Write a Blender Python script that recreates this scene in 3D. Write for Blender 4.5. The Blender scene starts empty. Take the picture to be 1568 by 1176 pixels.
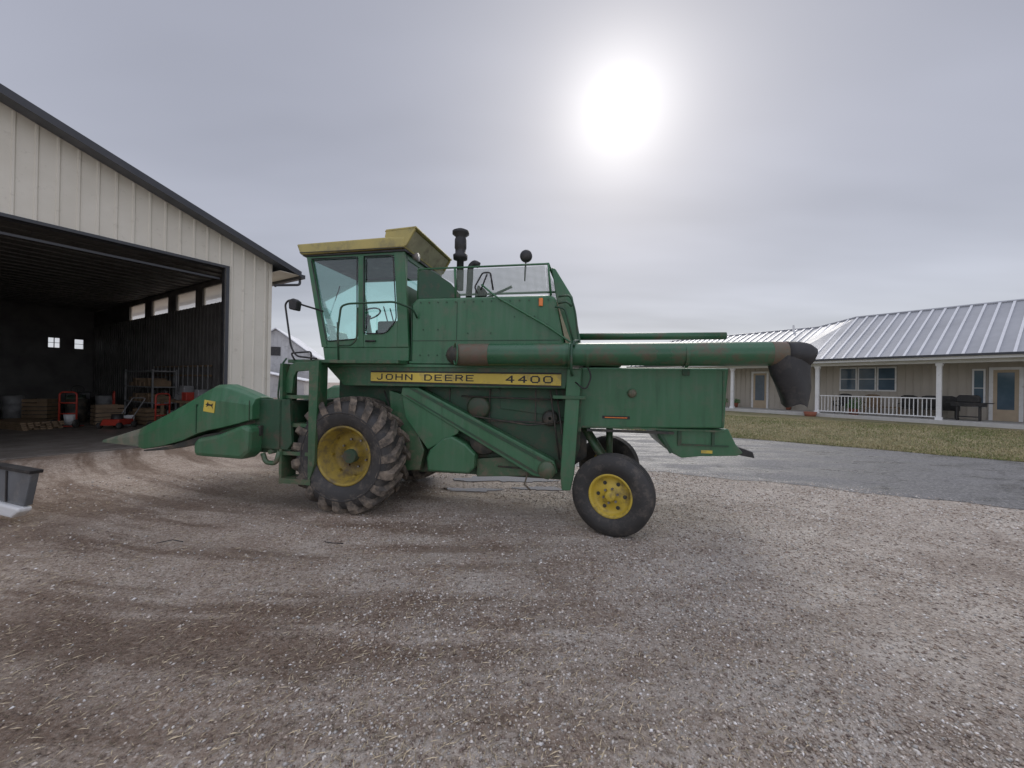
import bpy, math, random
import numpy as np
from mathutils import Matrix, Vector
random.seed(5); rng=np.random.default_rng(5)
scene=bpy.context.scene
COL=bpy.context.collection
pi=math.pi
# ---------------------------------------------------------------- helpers
def link(ob,parent=None):
    COL.objects.link(ob)
    if parent is not None: ob.parent=parent
    return ob
def empty(name,loc=(0,0,0),rz=0):
    e=bpy.data.objects.new(name,None); e.location=loc; e.rotation_euler=(0,0,rz); e.empty_display_size=.3
    COL.objects.link(e); return e
def mesh(name,V,F,mat,parent=None,bevel=0,smooth=False,loc=None,rot=None):
    me=bpy.data.meshes.new(name); me.from_pydata([tuple(v) for v in V],[],[tuple(f) for f in F]); me.update()
    import bmesh
    bm=bmesh.new(); bm.from_mesh(me); bmesh.ops.recalc_face_normals(bm,faces=bm.faces[:]); bm.to_mesh(me); bm.free()
    if mat: me.materials.append(mat)
    ob=bpy.data.objects.new(name,me); link(ob,parent)
    if smooth:
        for p in me.polygons: p.use_smooth=True
    if bevel:
        m=ob.modifiers.new('b','BEVEL'); m.width=bevel; m.segments=2; m.limit_method='ANGLE'; m.angle_limit=math.radians(35)
    if loc: ob.location=loc
    if rot: ob.rotation_euler=rot
    return ob
def boxVF(x0,x1,y0,y1,z0,z1):
    V=[(x0,y0,z0),(x1,y0,z0),(x1,y1,z0),(x0,y1,z0),(x0,y0,z1),(x1,y0,z1),(x1,y1,z1),(x0,y1,z1)]
    F=[(0,3,2,1),(4,5,6,7),(0,1,5,4),(1,2,6,5),(2,3,7,6),(3,0,4,7)]
    return V,F
def box(name,x0,x1,y0,y1,z0,z1,mat,parent=None,bevel=.006):
    V,F=boxVF(x0,x1,y0,y1,z0,z1); return mesh(name,V,F,mat,parent,bevel)
def boxes(name,L,mat,parent=None,bevel=0):
    V=[];F=[]
    for b in L:
        v,f=boxVF(*b); o=len(V); V+=v; F+=[tuple(i+o for i in q) for q in f]
    return mesh(name,V,F,mat,parent,bevel)
def prism(name,poly,y0,y1,mat,parent=None,bevel=.008):
    n=len(poly)
    V=[(x,y0,z) for x,z in poly]+[(x,y1,z) for x,z in poly]
    F=[tuple(range(n)),tuple(range(2*n-1,n-1,-1))]+[(i,(i+1)%n,(i+1)%n+n,i+n) for i in range(n)]
    return mesh(name,V,F,mat,parent,bevel)
def tubeVF(pts,r,n=8,caps=True):
    pts=[Vector(p) for p in pts]; V=[];F=[]
    rr=r if isinstance(r,(list,tuple)) else [r]*len(pts)
    prev=None
    for i,p in enumerate(pts):
        if i==0: d=pts[1]-p
        elif i==len(pts)-1: d=p-pts[i-1]
        else: d=(pts[i+1]-p).normalized()+(p-pts[i-1]).normalized()
        d.normalize()
        if prev is None:
            u=d.orthogonal().normalized()
        else:
            u=(prev-d*prev.dot(d)).normalized()
        prev=u; w=d.cross(u)
        for k in range(n):
            a=2*pi*k/n; V.append(p+(u*math.cos(a)+w*math.sin(a))*rr[i])
    for i in range(len(pts)-1):
        for k in range(n):
            F.append((i*n+k,i*n+(k+1)%n,(i+1)*n+(k+1)%n,(i+1)*n+k))
    if caps:
        F.append(tuple(range(n-1,-1,-1))); F.append(tuple(range((len(pts)-1)*n,len(pts)*n)))
    return V,F
def tube(name,pts,r,mat,parent=None,n=8,caps=True):
    V,F=tubeVF(pts,r,n,caps); ob=mesh(name,V,F,mat,parent,0,False)
    for p in ob.data.polygons:
        if len(p.vertices)==4: p.use_smooth=True
    return ob
def tubes(name,L,r,mat,parent=None,n=8):
    V=[];F=[]
    for pts in L:
        v,f=tubeVF(pts,r,n); o=len(V); V+=v; F+=[tuple(i+o for i in q) for q in f]
    ob=mesh(name,V,F,mat,parent)
    for p in ob.data.polygons:
        if len(p.vertices)==4: p.use_smooth=True
    return ob
def rnd(pts,rad=.06,k=4):
    """round the corners of a polyline"""
    pts=[Vector(p) for p in pts]; out=[pts[0]]
    for i in range(1,len(pts)-1):
        a=pts[i-1]-pts[i]; b=pts[i+1]-pts[i]; r=min(rad,a.length*.45,b.length*.45)
        A=pts[i]+a.normalized()*r; B=pts[i]+b.normalized()*r
        for j in range(k+1):
            t=j/k; out.append(A*(1-t)**2+pts[i]*2*t*(1-t)+B*t*t)
    out.append(pts[-1]); return out
def lathe(name,prof,mat,parent,loc,axis='Y',n=48,smooth=True,rot=None):
    V=[];F=[]
    for r,y in prof:
        for k in range(n):
            a=2*pi*k/n; c,s=math.cos(a)*r,math.sin(a)*r
            V.append((c,y,s) if axis=='Y' else ((c,s,y) if axis=='Z' else (y,c,s)))
    m=len(prof)
    for i in range(m-1):
        for k in range(n): F.append((i*n+k,i*n+(k+1)%n,(i+1)*n+(k+1)%n,(i+1)*n+k))
    return mesh(name,V,F,mat,parent,0,smooth,loc,rot)
# ---------------------------------------------------------------- materials
def newmat(name):
    m=bpy.data.materials.new(name); m.use_nodes=True; nt=m.node_tree
    b=nt.nodes['Principled BSDF']; return m,nt,b
def N(nt,t,**k):
    n=nt.nodes.new(t)
    for a,v in k.items(): setattr(n,a,v)
    return n
def noise(nt,vec,scale,detail=5,rough=.6):
    n=N(nt,'ShaderNodeTexNoise'); n.inputs['Scale'].default_value=scale; n.inputs['Detail'].default_value=detail; n.inputs['Roughness'].default_value=rough
    nt.links.new(vec,n.inputs['Vector']); return n.outputs['Fac']
def ramp(nt,fac,p0,c0,p1,c1):
    r=N(nt,'ShaderNodeValToRGB'); e=r.color_ramp.elements
    e[0].position=p0; e[1].position=p1
    e[0].color=(*c0,1) if len(c0)==3 else c0; e[1].color=(*c1,1)
    nt.links.new(fac,r.inputs[0]); return r.outputs[0]
def g3(v): return (v,v,v)
def mix(nt,fac,a,b,bt='MIX'):
    m=N(nt,'ShaderNodeMix',data_type='RGBA',blend_type=bt)
    if isinstance(fac,(int,float)): m.inputs[0].default_value=fac
    else: nt.links.new(fac,m.inputs[0])
    for i,v in ((6,a),(7,b)):
        if isinstance(v,tuple): m.inputs[i].default_value=(*v[:3],1)
        else: nt.links.new(v,m.inputs[i])
    return m.outputs[2]
def mathn(nt,op,a,b=None,c=None,clamp=False):
    m=N(nt,'ShaderNodeMath',operation=op); m.use_clamp=clamp
    for i,v in enumerate((a,b,c)):
        if v is None: continue
        if isinstance(v,(int,float)): m.inputs[i].default_value=v
        else: nt.links.new(v,m.inputs[i])
    return m.outputs[0]
def surf(name,c1,c2=None,scale=3,rough=.5,metal=0,dirt=None,dirtamt=.5,bump=.0,bscale=60,rough2=None,spec=None,dscale=5,low=None,streak=None):
    m,nt,b=newmat(name); tc=N(nt,'ShaderNodeTexCoord').outputs['Object']
    c2=c2 or tuple(x*.75 for x in c1)
    f=noise(nt,tc,scale,4,.6)
    col=mix(nt,ramp(nt,f,.35,(0,0,0),.68,(1,1,1)),c1,c2)
    if streak:   # rain-washed dust and grime running down the panels
        mp=N(nt,'ShaderNodeMapping'); nt.links.new(tc,mp.inputs[0]); mp.inputs['Scale'].default_value=(9,9,.9)
        sn=noise(nt,mp.outputs[0],1.3,4,.6)
        col=mix(nt,ramp(nt,sn,.50,(0,0,0),.72,(.6,.6,.6)),col,streak)
        col=mix(nt,ramp(nt,sn,.28,(.45,.45,.45),.44,(0,0,0)),col,tuple(x*.45 for x in c1))
    if dirt:
        d=noise(nt,tc,dscale,5,.75)
        msk=ramp(nt,d,.60-.2*dirtamt,(0,0,0),.78-.15*dirtamt,(.9,.9,.9))
        if low:   # more road dust near the ground
            sp=N(nt,'ShaderNodeSeparateXYZ'); nt.links.new(tc,sp.inputs[0])
            lz=mathn(nt,'MULTIPLY',mathn(nt,'SUBTRACT',low,sp.outputs[2],None,True),.6)
            msk=mathn(nt,'ADD',msk,mathn(nt,'MULTIPLY',lz,ramp(nt,d,.3,(.2,.2,.2),.6,(1,1,1))),None,True)
        col=mix(nt,msk,col,dirt)
    nt.links.new(col,b.inputs['Base Color'])
    r=ramp(nt,f,.3,(rough*.8,)*3,.7,(rough2 or min(1,rough*1.25),)*3)
    nt.links.new(r,b.inputs['Roughness'])
    b.inputs['Metallic'].default_value=metal
    if spec is not None: b.inputs['Specular IOR Level'].default_value=spec
    if bump:
        bp=N(nt,'ShaderNodeBump'); bp.inputs['Strength'].default_value=bump; bp.inputs['Distance'].default_value=.01
        nt.links.new(noise(nt,tc,bscale,3),bp.inputs['Height']); nt.links.new(bp.outputs[0],b.inputs['Normal'])
    return m
DUST=(.13,.115,.075)
GREEN=surf('green_paint',(.032,.132,.056),(.046,.155,.074),1.6,.36,dirt=(.085,.13,.075),dirtamt=.45,bump=.10,bscale=4,dscale=4,low=1.25,streak=(.085,.165,.10))
GREEND=surf('green_paint_grimy',(.026,.102,.043),(.037,.125,.058),3,.42,dirt=DUST,dirtamt=.55,bump=.15,bscale=20,dscale=6,low=1.35,streak=(.085,.10,.06))
GREENB=surf('green_dark',(.016,.06,.03),(.024,.082,.04),4,.5,dirt=(.08,.062,.042),dirtamt=.55,low=1.25)
AUG=surf('green_tube',(.026,.10,.047),(.042,.135,.066),2,.3,dirt=(.12,.068,.048),dirtamt=.6,bump=.12,bscale=5,dscale=4)
RUST=surf('rusty_green',(.15,.09,.07),(.07,.11,.065),5,.5,dirt=(.17,.075,.05),dirtamt=.6)
YEL=surf('yellow_paint',(.66,.50,.07),(.55,.42,.07),3,.4,dirt=(.25,.2,.1),dirtamt=.35)
YELR=surf('yellow_roof',(.46,.38,.12),(.38,.33,.12),3,.5,dirt=(.2,.18,.10),dirtamt=.55)
YELW=surf('yellow_rim',(.58,.42,.05),(.46,.34,.05),6,.45,dirt=(.14,.10,.05),dirtamt=.55,dscale=7)
YELF=surf('yellow_rim_shaded_dusty',(.36,.26,.04),(.27,.19,.035),5,.5,dirt=(.11,.085,.05),dirtamt=.8,dscale=6)  # front rims: wheel-well shade put into a darker yellow, plus dust
BEIGE=surf('faded_beige',(.38,.35,.22),(.28,.26,.17),4,.6,dirt=(.15,.12,.08),dirtamt=.5)
RUB=surf('tyre_rubber',(.03,.029,.028),(.05,.047,.044),5,.65,dirt=(.13,.11,.09),dirtamt=.45,bump=.3,bscale=40,dscale=6)
RUBM=surf('tyre_lug_muddy',(.06,.052,.044),(.12,.10,.08),7,.85,dirt=(.26,.21,.16),dirtamt=.75,bump=.5,bscale=50,dscale=7)
BLK=surf('black_part',(.015,.015,.016),(.03,.029,.029),6,.5,dirt=(.07,.06,.05),dirtamt=.4)
DARK=surf('grimy_machinery',(.025,.028,.024),(.05,.05,.042),6,.6,dirt=(.11,.085,.06),dirtamt=.7,bump=.3,bscale=25)
STEEL=surf('dull_steel',(.3,.3,.3),(.2,.19,.18),8,.4,metal=.7,dirt=(.12,.08,.05),dirtamt=.4)
LETT=surf('black_lettering',(.012,.012,.012),(.02,.02,.02),8,.5)
WHT=surf('white_paint',(.8,.8,.79),(.72,.72,.71),3,.5,dirt=(.5,.48,.44),dirtamt=.2)
ORANGE=surf('orange_lens',(.8,.22,.04),(.7,.18,.03),8,.25)
def glass(name,tint,fres=.12):
    m,nt,b=newmat(name); nt.nodes.remove(b); out=nt.nodes['Material Output']
    t=N(nt,'ShaderNodeBsdfTransparent'); t.inputs[0].default_value=(*tint,1)
    g=N(nt,'ShaderNodeBsdfGlossy'); g.inputs['Roughness'].default_value=.04; g.inputs[0].default_value=(.9,.95,.95,1)
    lw=N(nt,'ShaderNodeLayerWeight'); lw.inputs[0].default_value=.25
    f=mathn(nt,'MULTIPLY_ADD',lw.outputs['Fresnel'],.6,fres,True)
    mx=N(nt,'ShaderNodeMixShader'); nt.links.new(f,mx.inputs[0]); nt.links.new(t.outputs[0],mx.inputs[1]); nt.links.new(g.outputs[0],mx.inputs[2])
    nt.links.new(mx.outputs[0],out.inputs[0]); return m
GLASS=glass('cab_glass',(.76,.98,.93),.08)
WGLASS=surf('window_glass',(.07,.11,.15),(.12,.17,.22),1.2,.08)
def translucent(name,c):
    m,nt,b=newmat(name); nt.nodes.remove(b); t=N(nt,'ShaderNodeBsdfTranslucent'); t.inputs[0].default_value=(*c,1)
    d=N(nt,'ShaderNodeBsdfTransparent'); mx=N(nt,'ShaderNodeMixShader'); mx.inputs[0].default_value=.35
    nt.links.new(t.outputs[0],mx.inputs[1]); nt.links.new(d.outputs[0],mx.inputs[2]); nt.links.new(mx.outputs[0],nt.nodes['Material Output'].inputs[0]); return m
SKYL=translucent('polycarbonate_panel',(.95,.95,.95))
def screenmat():
    m,nt,b=newmat('wire_screen'); out=nt.nodes['Material Output']
    b.inputs['Base Color'].default_value=(.2,.24,.2,1); b.inputs['Roughness'].default_value=.6
    t=N(nt,'ShaderNodeBsdfTransparent'); mx=N(nt,'ShaderNodeMixShader')
    tc=N(nt,'ShaderNodeTexCoord'); sp=N(nt,'ShaderNodeSeparateXYZ'); nt.links.new(tc.outputs['Object'],sp.inputs[0])
    def wire(o):
        f=mathn(nt,'FRACT',mathn(nt,'MULTIPLY',o,70.)); return mathn(nt,'LESS_THAN',f,.28)
    s=mathn(nt,'MAXIMUM',wire(mathn(nt,'ADD',sp.outputs[0],sp.outputs[1])),wire(sp.outputs[2]))
    nt.links.new(s,mx.inputs[0]); nt.links.new(t.outputs[0],mx.inputs[1]); nt.links.new(b.outputs[0],mx.inputs[2]); nt.links.new(mx.outputs[0],out.inputs[0])
    return m
SCREEN=screenmat()
# ---------------------------------------------------------------- camera
cam=bpy.data.objects.new('camera',bpy.data.cameras.new('camera')); COL.objects.link(cam)
cam.data.lens=600/1568*36; cam.data.sensor_width=36; cam.data.clip_end=3000; cam.data.clip_start=.05
Rm=Matrix.Rotation(math.radians(90.2),4,'X')@Matrix.Rotation(math.radians(1.0),4,'Z')
cam.matrix_world=Matrix.Translation((0,0,1.65))@Rm
scene.camera=cam
# ---------------------------------------------------------------- light
S=Vector((.2104,.796,.5677)).normalized()
el=math.asin(S.z); az=math.atan2(S.x,S.y)
sun=bpy.data.lights.new('sun','SUN'); sun.energy=1.2; sun.angle=math.radians(28); sun.color=(1,.95,.87)
so=bpy.data.objects.new('sun',sun); COL.objects.link(so); so.rotation_euler=S.to_track_quat('Z','Y').to_euler()
w=bpy.data.worlds.new('World'); scene.world=w; w.use_nodes=True; nt=w.node_tree; nt.nodes.clear()
tc=N(nt,'ShaderNodeTexCoord'); D=tc.outputs['Generated']
nrm=N(nt,'ShaderNodeVectorMath',operation='NORMALIZE'); nt.links.new(D,nrm.inputs[0]); D=nrm.outputs[0]
dt=N(nt,'ShaderNodeVectorMath',operation='DOT_PRODUCT'); nt.links.new(D,dt.inputs[0]); dt.inputs[1].default_value=S
dot=mathn(nt,'MAXIMUM',dt.outputs['Value'],0.)
sp=N(nt,'ShaderNodeSeparateXYZ'); nt.links.new(D,sp.inputs[0]); Z=mathn(nt,'MAXIMUM',sp.outputs[2],0.)
# cloud layer projected on a flat deck
den=mathn(nt,'ADD',Z,.12)
cx=mathn(nt,'DIVIDE',sp.outputs[0],den); cy=mathn(nt,'DIVIDE',sp.outputs[1],den)
cb=N(nt,'ShaderNodeCombineXYZ'); nt.links.new(cx,cb.inputs[0]); nt.links.new(cy,cb.inputs[1])
mp=N(nt,'ShaderNodeMapping'); nt.links.new(cb.outputs[0],mp.inputs[0]); mp.inputs['Rotation'].default_value=(0,0,.35); mp.inputs['Scale'].default_value=(.25,.6,1)
cl=noise(nt,mp.outputs[0],1.1,4,.5)
cf=mathn(nt,'MULTIPLY_ADD',cl,1.3,.35)
# overcast distribution: brighter overhead, with extra fill brightness added behind the camera
back=mathn(nt,'MULTIPLY_ADD',mathn(nt,'MAXIMUM',mathn(nt,'MULTIPLY',sp.outputs[1],-1.),0.),1.1,1.)
zen=mathn(nt,'MULTIPLY_ADD',mathn(nt,'SMOOTH_MIN',mathn(nt,'MAXIMUM',mathn(nt,'MULTIPLY',mathn(nt,'SUBTRACT',Z,.70),3.4),0.),1.,.05),1.5,1.)
cf=mathn(nt,'MULTIPLY',mathn(nt,'MULTIPLY',cf,back),zen)
hor=mathn(nt,'POWER',mathn(nt,'SUBTRACT',1.,Z,None,True),5.)
base=mix(nt,hor,(.35,.36,.425),(.60,.615,.66))
g1=mathn(nt,'MULTIPLY',mathn(nt,'POWER',dot,2100.),5.)
g2=mathn(nt,'MULTIPLY',mathn(nt,'POWER',dot,180.),.42)
g3_=mathn(nt,'MULTIPLY',mathn(nt,'POWER',dot,20.),.20)
g4=mathn(nt,'MULTIPLY',mathn(nt,'POWER',dot,4.),.04)
gs=mathn(nt,'ADD',mathn(nt,'ADD',g1,g2),mathn(nt,'ADD',g3_,g4))
cm=N(nt,'ShaderNodeVectorMath',operation='SCALE'); nt.links.new(base,cm.inputs[0]); nt.links.new(cf,cm.inputs['Scale'])
gc=N(nt,'ShaderNodeVectorMath',operation='SCALE'); gc.inputs[0].default_value=(1,.98,.95); nt.links.new(gs,gc.inputs['Scale'])
ad=N(nt,'ShaderNodeVectorMath',operation='ADD'); nt.links.new(cm.outputs[0],ad.inputs[0]); nt.links.new(gc.outputs[0],ad.inputs[1])
b2=N(nt,'ShaderNodeBackground'); nt.links.new(ad.outputs[0],b2.inputs[0]); b2.inputs[1].default_value=1
sky=N(nt,'ShaderNodeTexSky',sky_type='NISHITA'); sky.sun_disc=False; sky.sun_elevation=el; sky.sun_rotation=az
b1=N(nt,'ShaderNodeBackground'); nt.links.new(sky.outputs[0],b1.inputs[0]); b1.inputs[1].default_value=.012
ash=N(nt,'ShaderNodeAddShader'); nt.links.new(b1.outputs[0],ash.inputs[0]); nt.links.new(b2.outputs[0],ash.inputs[1])
wo=N(nt,'ShaderNodeOutputWorld'); nt.links.new(ash.outputs[0],wo.inputs[0])
scene.view_settings.view_transform='Standard'; scene.view_settings.look='None'; scene.view_settings.exposure=0
# ---------------------------------------------------------------- terrain
def sstep(a,b,x):
    t=np.clip((x-a)/(b-a),0,1); return t*t*(3-2*t)
def rise(x,y):
    d=((x-7.48)*.62+(y-13.4)*.785)
    return .27*sstep(0.3,6,d)
near_edge=[(-9,11.3),(-4,9.6),(1.18,8.05),(2.81,7.7),(4.84,6.9),(6.30,6.12),(7.37,5.62),(12,3.2),(22,-2.5),(40,-12)]
far_edge=[(-9,20),(0,17.5),(4,15.6),(7.48,13.4),(10.3,11.3),(12.45,9.5),(18,5.2),(28,-1),(46,-10)]
PUD=[(-.1,6.95,.8,.30),(-.6,6.2,.45,.14),(.5,6.35,.38,.15)]
def interp(edge,x):
    e=np.array(edge); return np.interp(x,e[:,0],e[:,1])
def rutd(x,y):
    """wheel-track pattern curving from the lower left toward the shed door"""
    r=np.hypot(x+1.5,y-15.5); o=0
    for r0 in (8.6,10.2,11.5,13.0): o=o+np.exp(-((r-r0+.12*np.sin(x*1.3))/.17)**2)
    return o*(1-sstep(-1.5,1.5,x))
def hgt(x,y):
    x=np.asarray(x,float); y=np.asarray(y,float)
    u=.012*np.sin(x*1.7+y*.6+1)+.010*np.sin(y*2.3-x*.9)+.007*np.sin(x*4.1+y*3.3)+.005*np.sin(x*7.3-y*5.9+2)+.004*np.sin(9*x+11*y)
    u-=.014; u=u-.022*rutd(x,y)
    for cx_,cy_,rx,ry in PUD:
        q=np.exp(-(((x-cx_)/(rx*1.6))**2+((y-cy_)/(ry*2))**2)**2); u=u*(1-q)-.016*q
    mask=sstep(.0,1.0,interp(near_edge,x)-y)
    far=1-sstep(9,15,np.hypot(x,y))
    return u*mask*far+rise(x,y)
def grid(name,xs,ys,mat):
    X,Y=np.meshgrid(xs,ys); Zz=hgt(X,Y); V=np.stack([X,Y,Zz],-1).reshape(-1,3)
    nx,ny=len(xs),len(ys); F=[(j*nx+i,j*nx+i+1,(j+1)*nx+i+1,(j+1)*nx+i) for j in range(ny-1) for i in range(nx-1)]
    return mesh(name,V,F,mat,None,0,True)
def groundmat():
    m,nt,b=newmat('gravel_dirt'); P=N(nt,'ShaderNodeTexCoord').outputs['Object']
    big=noise(nt,P,.42,4,.6); med=noise(nt,P,2.1,6,.7); fine=noise(nt,P,30,5,.85)
    sx=N(nt,'ShaderNodeSeparateXYZ'); nt.links.new(P,sx.inputs[0])
    ln=N(nt,'ShaderNodeVectorMath',operation='DISTANCE'); nt.links.new(P,ln.inputs[0]); ln.inputs[1].default_value=(-1.5,15.5,0)
    cb=N(nt,'ShaderNodeCombineXYZ'); nt.links.new(mathn(nt,'MULTIPLY',ln.outputs['Value'],1.5),cb.inputs[0]); nt.links.new(mathn(nt,'MULTIPLY',sx.outputs[0],.16),cb.inputs[1])
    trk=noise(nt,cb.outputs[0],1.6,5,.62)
    side=ramp(nt,mathn(nt,'ADD',mathn(nt,'MULTIPLY_ADD',sx.outputs[0],.085,.08),mathn(nt,'MULTIPLY',med,.85)),.33,(0,0,0),.72,(1,1,1))
    dirt=mix(nt,ramp(nt,med,.35,(0,0,0),.64,(1,1,1)),(.37,.275,.205),(.54,.44,.35))
    grav=mix(nt,ramp(nt,med,.36,(0,0,0),.64,(1,1,1)),(.44,.37,.31),(.62,.56,.49))
    col=mix(nt,side,dirt,grav)
    v=N(nt,'ShaderNodeTexVoronoi'); v.inputs['Scale'].default_value=50; nt.links.new(P,v.inputs['Vector'])
    hv=N(nt,'ShaderNodeSeparateColor'); nt.links.new(v.outputs['Color'],hv.inputs[0])
    pc=mix(nt,ramp(nt,hv.outputs[0],.15,(0,0,0),.95,(1,1,1)),(.18,.135,.105),(.82,.78,.72))
    edge=ramp(nt,v.outputs['Distance'],.25,(1,1,1),.55,(0,0,0))
    pm=mathn(nt,'MULTIPLY',edge,mathn(nt,'MULTIPLY_ADD',side,.5,.28))
    col=mix(nt,pm,col,pc)
    col=mix(nt,ramp(nt,fine,.53,(0,0,0),.64,(.75,.75,.75)),col,(.74,.68,.61))
    col=mix(nt,ramp(nt,fine,.36,(.9,.9,.9),.48,(0,0,0)),col,(.13,.092,.068))
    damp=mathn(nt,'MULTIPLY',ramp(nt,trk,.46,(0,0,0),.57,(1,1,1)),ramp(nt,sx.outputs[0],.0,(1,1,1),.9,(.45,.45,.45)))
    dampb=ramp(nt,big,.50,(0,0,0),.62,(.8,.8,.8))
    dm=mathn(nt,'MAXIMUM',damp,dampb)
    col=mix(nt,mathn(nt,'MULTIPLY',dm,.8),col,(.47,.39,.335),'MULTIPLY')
    nt.links.new(col,b.inputs['Base Color'])
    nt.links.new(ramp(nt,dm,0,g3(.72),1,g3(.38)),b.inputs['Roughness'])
    h=mathn(nt,'ADD',fine,mathn(nt,'MULTIPLY',edge,.35))
    bp=N(nt,'ShaderNodeBump'); bp.inputs['Strength'].default_value=.9; bp.inputs['Distance'].default_value=.026
    nt.links.new(h,bp.inputs['Height']); nt.links.new(bp.outputs[0],b.inputs['Normal'])
    return m
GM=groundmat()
def lines(a,b,step,out):
    c=list(np.arange(a,b,step)); lo=[];hi=[];s=step
    x=a
    while x>-out: s*=1.35; x-=s; lo.append(x)
    s=step;x=b
    while x<out: hi.append(x); s*=1.35; x+=s
    hi.append(x); return np.array(lo[::-1]+c+hi)
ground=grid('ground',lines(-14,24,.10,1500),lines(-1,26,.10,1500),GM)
def strip(name,A,B,mat,off,nx=90,ny=16,edge=.0):
    V=[];F=[]
    ts=np.linspace(0,1,nx)
    def arc(E):
        E=np.array(E,float); d=np.r_[0,np.cumsum(np.hypot(*np.diff(E,axis=0).T))]; d/=d[-1]
        return np.stack([np.interp(ts,d,E[:,0]),np.interp(ts,d,E[:,1])],-1)
    a=arc(A);b=arc(B)
    wob=edge*(np.sin(ts*170)+.6*np.sin(ts*411+1)); a=a+np.stack([wob*.4,wob],-1)
    for j in range(ny):
        f=j/(ny-1); p=a*(1-f)+b*f; z=rise(p[:,0],p[:,1])+off
        V+=[(p[i,0],p[i,1],z[i]) for i in range(nx)]
    F=[(j*nx+i,j*nx+i+1,(j+1)*nx+i+1,(j+1)*nx+i) for j in range(ny-1) for i in range(nx-1)]
    return mesh(name,V,F,mat,None,0,True)
def asphalt():
    m,nt,b=newmat('wet_asphalt'); P=N(nt,'ShaderNodeTexCoord').outputs['Object']
    mp=N(nt,'ShaderNodeMapping'); nt.links.new(P,mp.inputs[0]); mp.inputs['Rotation'].default_value=(0,0,.5); mp.inputs['Scale'].default_value=(.5,1.4,1)
    med=noise(nt,mp.outputs[0],1.1,6,.7); fine=noise(nt,P,24,5,.8)
    col=mix(nt,ramp(nt,med,.40,(0,0,0),.6,(1,1,1)),(.045,.045,.048),(.11,.11,.115))
    col=mix(nt,ramp(nt,fine,.47,(0,0,0),.64,(.85,.85,.85)),col,(.33,.325,.32))
    v=N(nt,'ShaderNodeTexVoronoi',feature='DISTANCE_TO_EDGE'); v.inputs['Scale'].default_value=.7
    wv=N(nt,'ShaderNodeVectorMath',operation='ADD'); nn=N(nt,'ShaderNodeTexNoise'); nn.inputs['Scale'].default_value=2; nt.links.new(P,nn.inputs[0]); nt.links.new(P,wv.inputs[0]); nt.links.new(nn.outputs['Color'],wv.inputs[1]); nt.links.new(wv.outputs[0],v.inputs['Vector'])
    col=mix(nt,ramp(nt,v.outputs['Distance'],.004,(.6,.6,.6),.018,(0,0,0)),col,(.025,.025,.025))
    nt.links.new(col,b.inputs['Base Color'])
    nt.links.new(ramp(nt,med,.40,g3(.26),.58,g3(.7)),b.inputs['Roughness'])
    bp=N(nt,'ShaderNodeBump'); bp.inputs['Strength'].default_value=.9; bp.inputs['Distance'].default_value=.018
    nt.links.new(fine,bp.inputs['Height']); nt.links.new(bp.outputs[0],b.inputs['Normal'])
    return m
strip('asphalt_driveway',near_edge,far_edge,asphalt(),.006,nx=400,edge=.05)
def lawnmat():
    m,nt,b=newmat('winter_lawn'); P=N(nt,'ShaderNodeTexCoord').outputs['Object']
    med=noise(nt,P,1.1,5,.65); fine=noise(nt,P,25,4,.8)
    col=mix(nt,ramp(nt,med,.36,(0,0,0),.58,(1,1,1)),(.14,.15,.055),(.32,.27,.15))
    col=mix(nt,ramp(nt,fine,.35,(.8,.8,.8),.6,(0,0,0)),col,(.08,.07,.03))
    nt.links.new(col,b.inputs['Base Color']); b.inputs['Roughness'].default_value=.9
    bp=N(nt,'ShaderNodeBump'); bp.inputs['Strength'].default_value=.9; bp.inputs['Distance'].default_value=.03
    nt.links.new(fine,bp.inputs['Height']); nt.links.new(bp.outputs[0],b.inputs['Normal'])
    return m
back_edge=[(x+16,y+26) for x,y in far_edge]
LM=lawnmat()
strip('lawn',[(x-.02,y-.02) for x,y in far_edge],back_edge,LM,.012,nx=240,ny=60,edge=.05)
mesh('field',[(-400,45,.03),(-400,900,.03),(500,900,.03),(500,45,.03)],[(0,1,2,3)],LM)
def blades():
    n=80000
    t=rng.random(n); E=np.array(far_edge[2:7],float); d=np.r_[0,np.cumsum(np.hypot(*np.diff(E,axis=0).T))]; tt=t*d[-1]
    x=np.interp(tt,d,E[:,0]); y=np.interp(tt,d,E[:,1]); f=rng.random(n)**1.3*8-.06
    x=x+f*.62; y=y+f*.785
    z=rise(x,y)+.01
    a=rng.random(n)*pi; w=.006+.006*rng.random(n); h=.02+.045*rng.random(n)
    dx=np.cos(a)*w; dy=np.sin(a)*w
    V=np.empty((n,3,3)); V[:,0]=np.stack([x-dx,y-dy,z],-1); V[:,1]=np.stack([x+dx,y+dy,z],-1)
    V[:,2]=np.stack([x+rng.normal(0,.025,n),y+rng.normal(0,.025,n),z+h],-1)
    patch=.38+.32*np.sin(x*1.1+2*np.sin(y*.7))*np.sin(y*1.3-x*.4)
    c=np.where((rng.random(n)<patch)[:,None],np.array([[.17,.20,.06]]),np.array([[.40,.34,.19]]))*(.6+.7*rng.random(n))[:,None]
    return V,c
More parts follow.
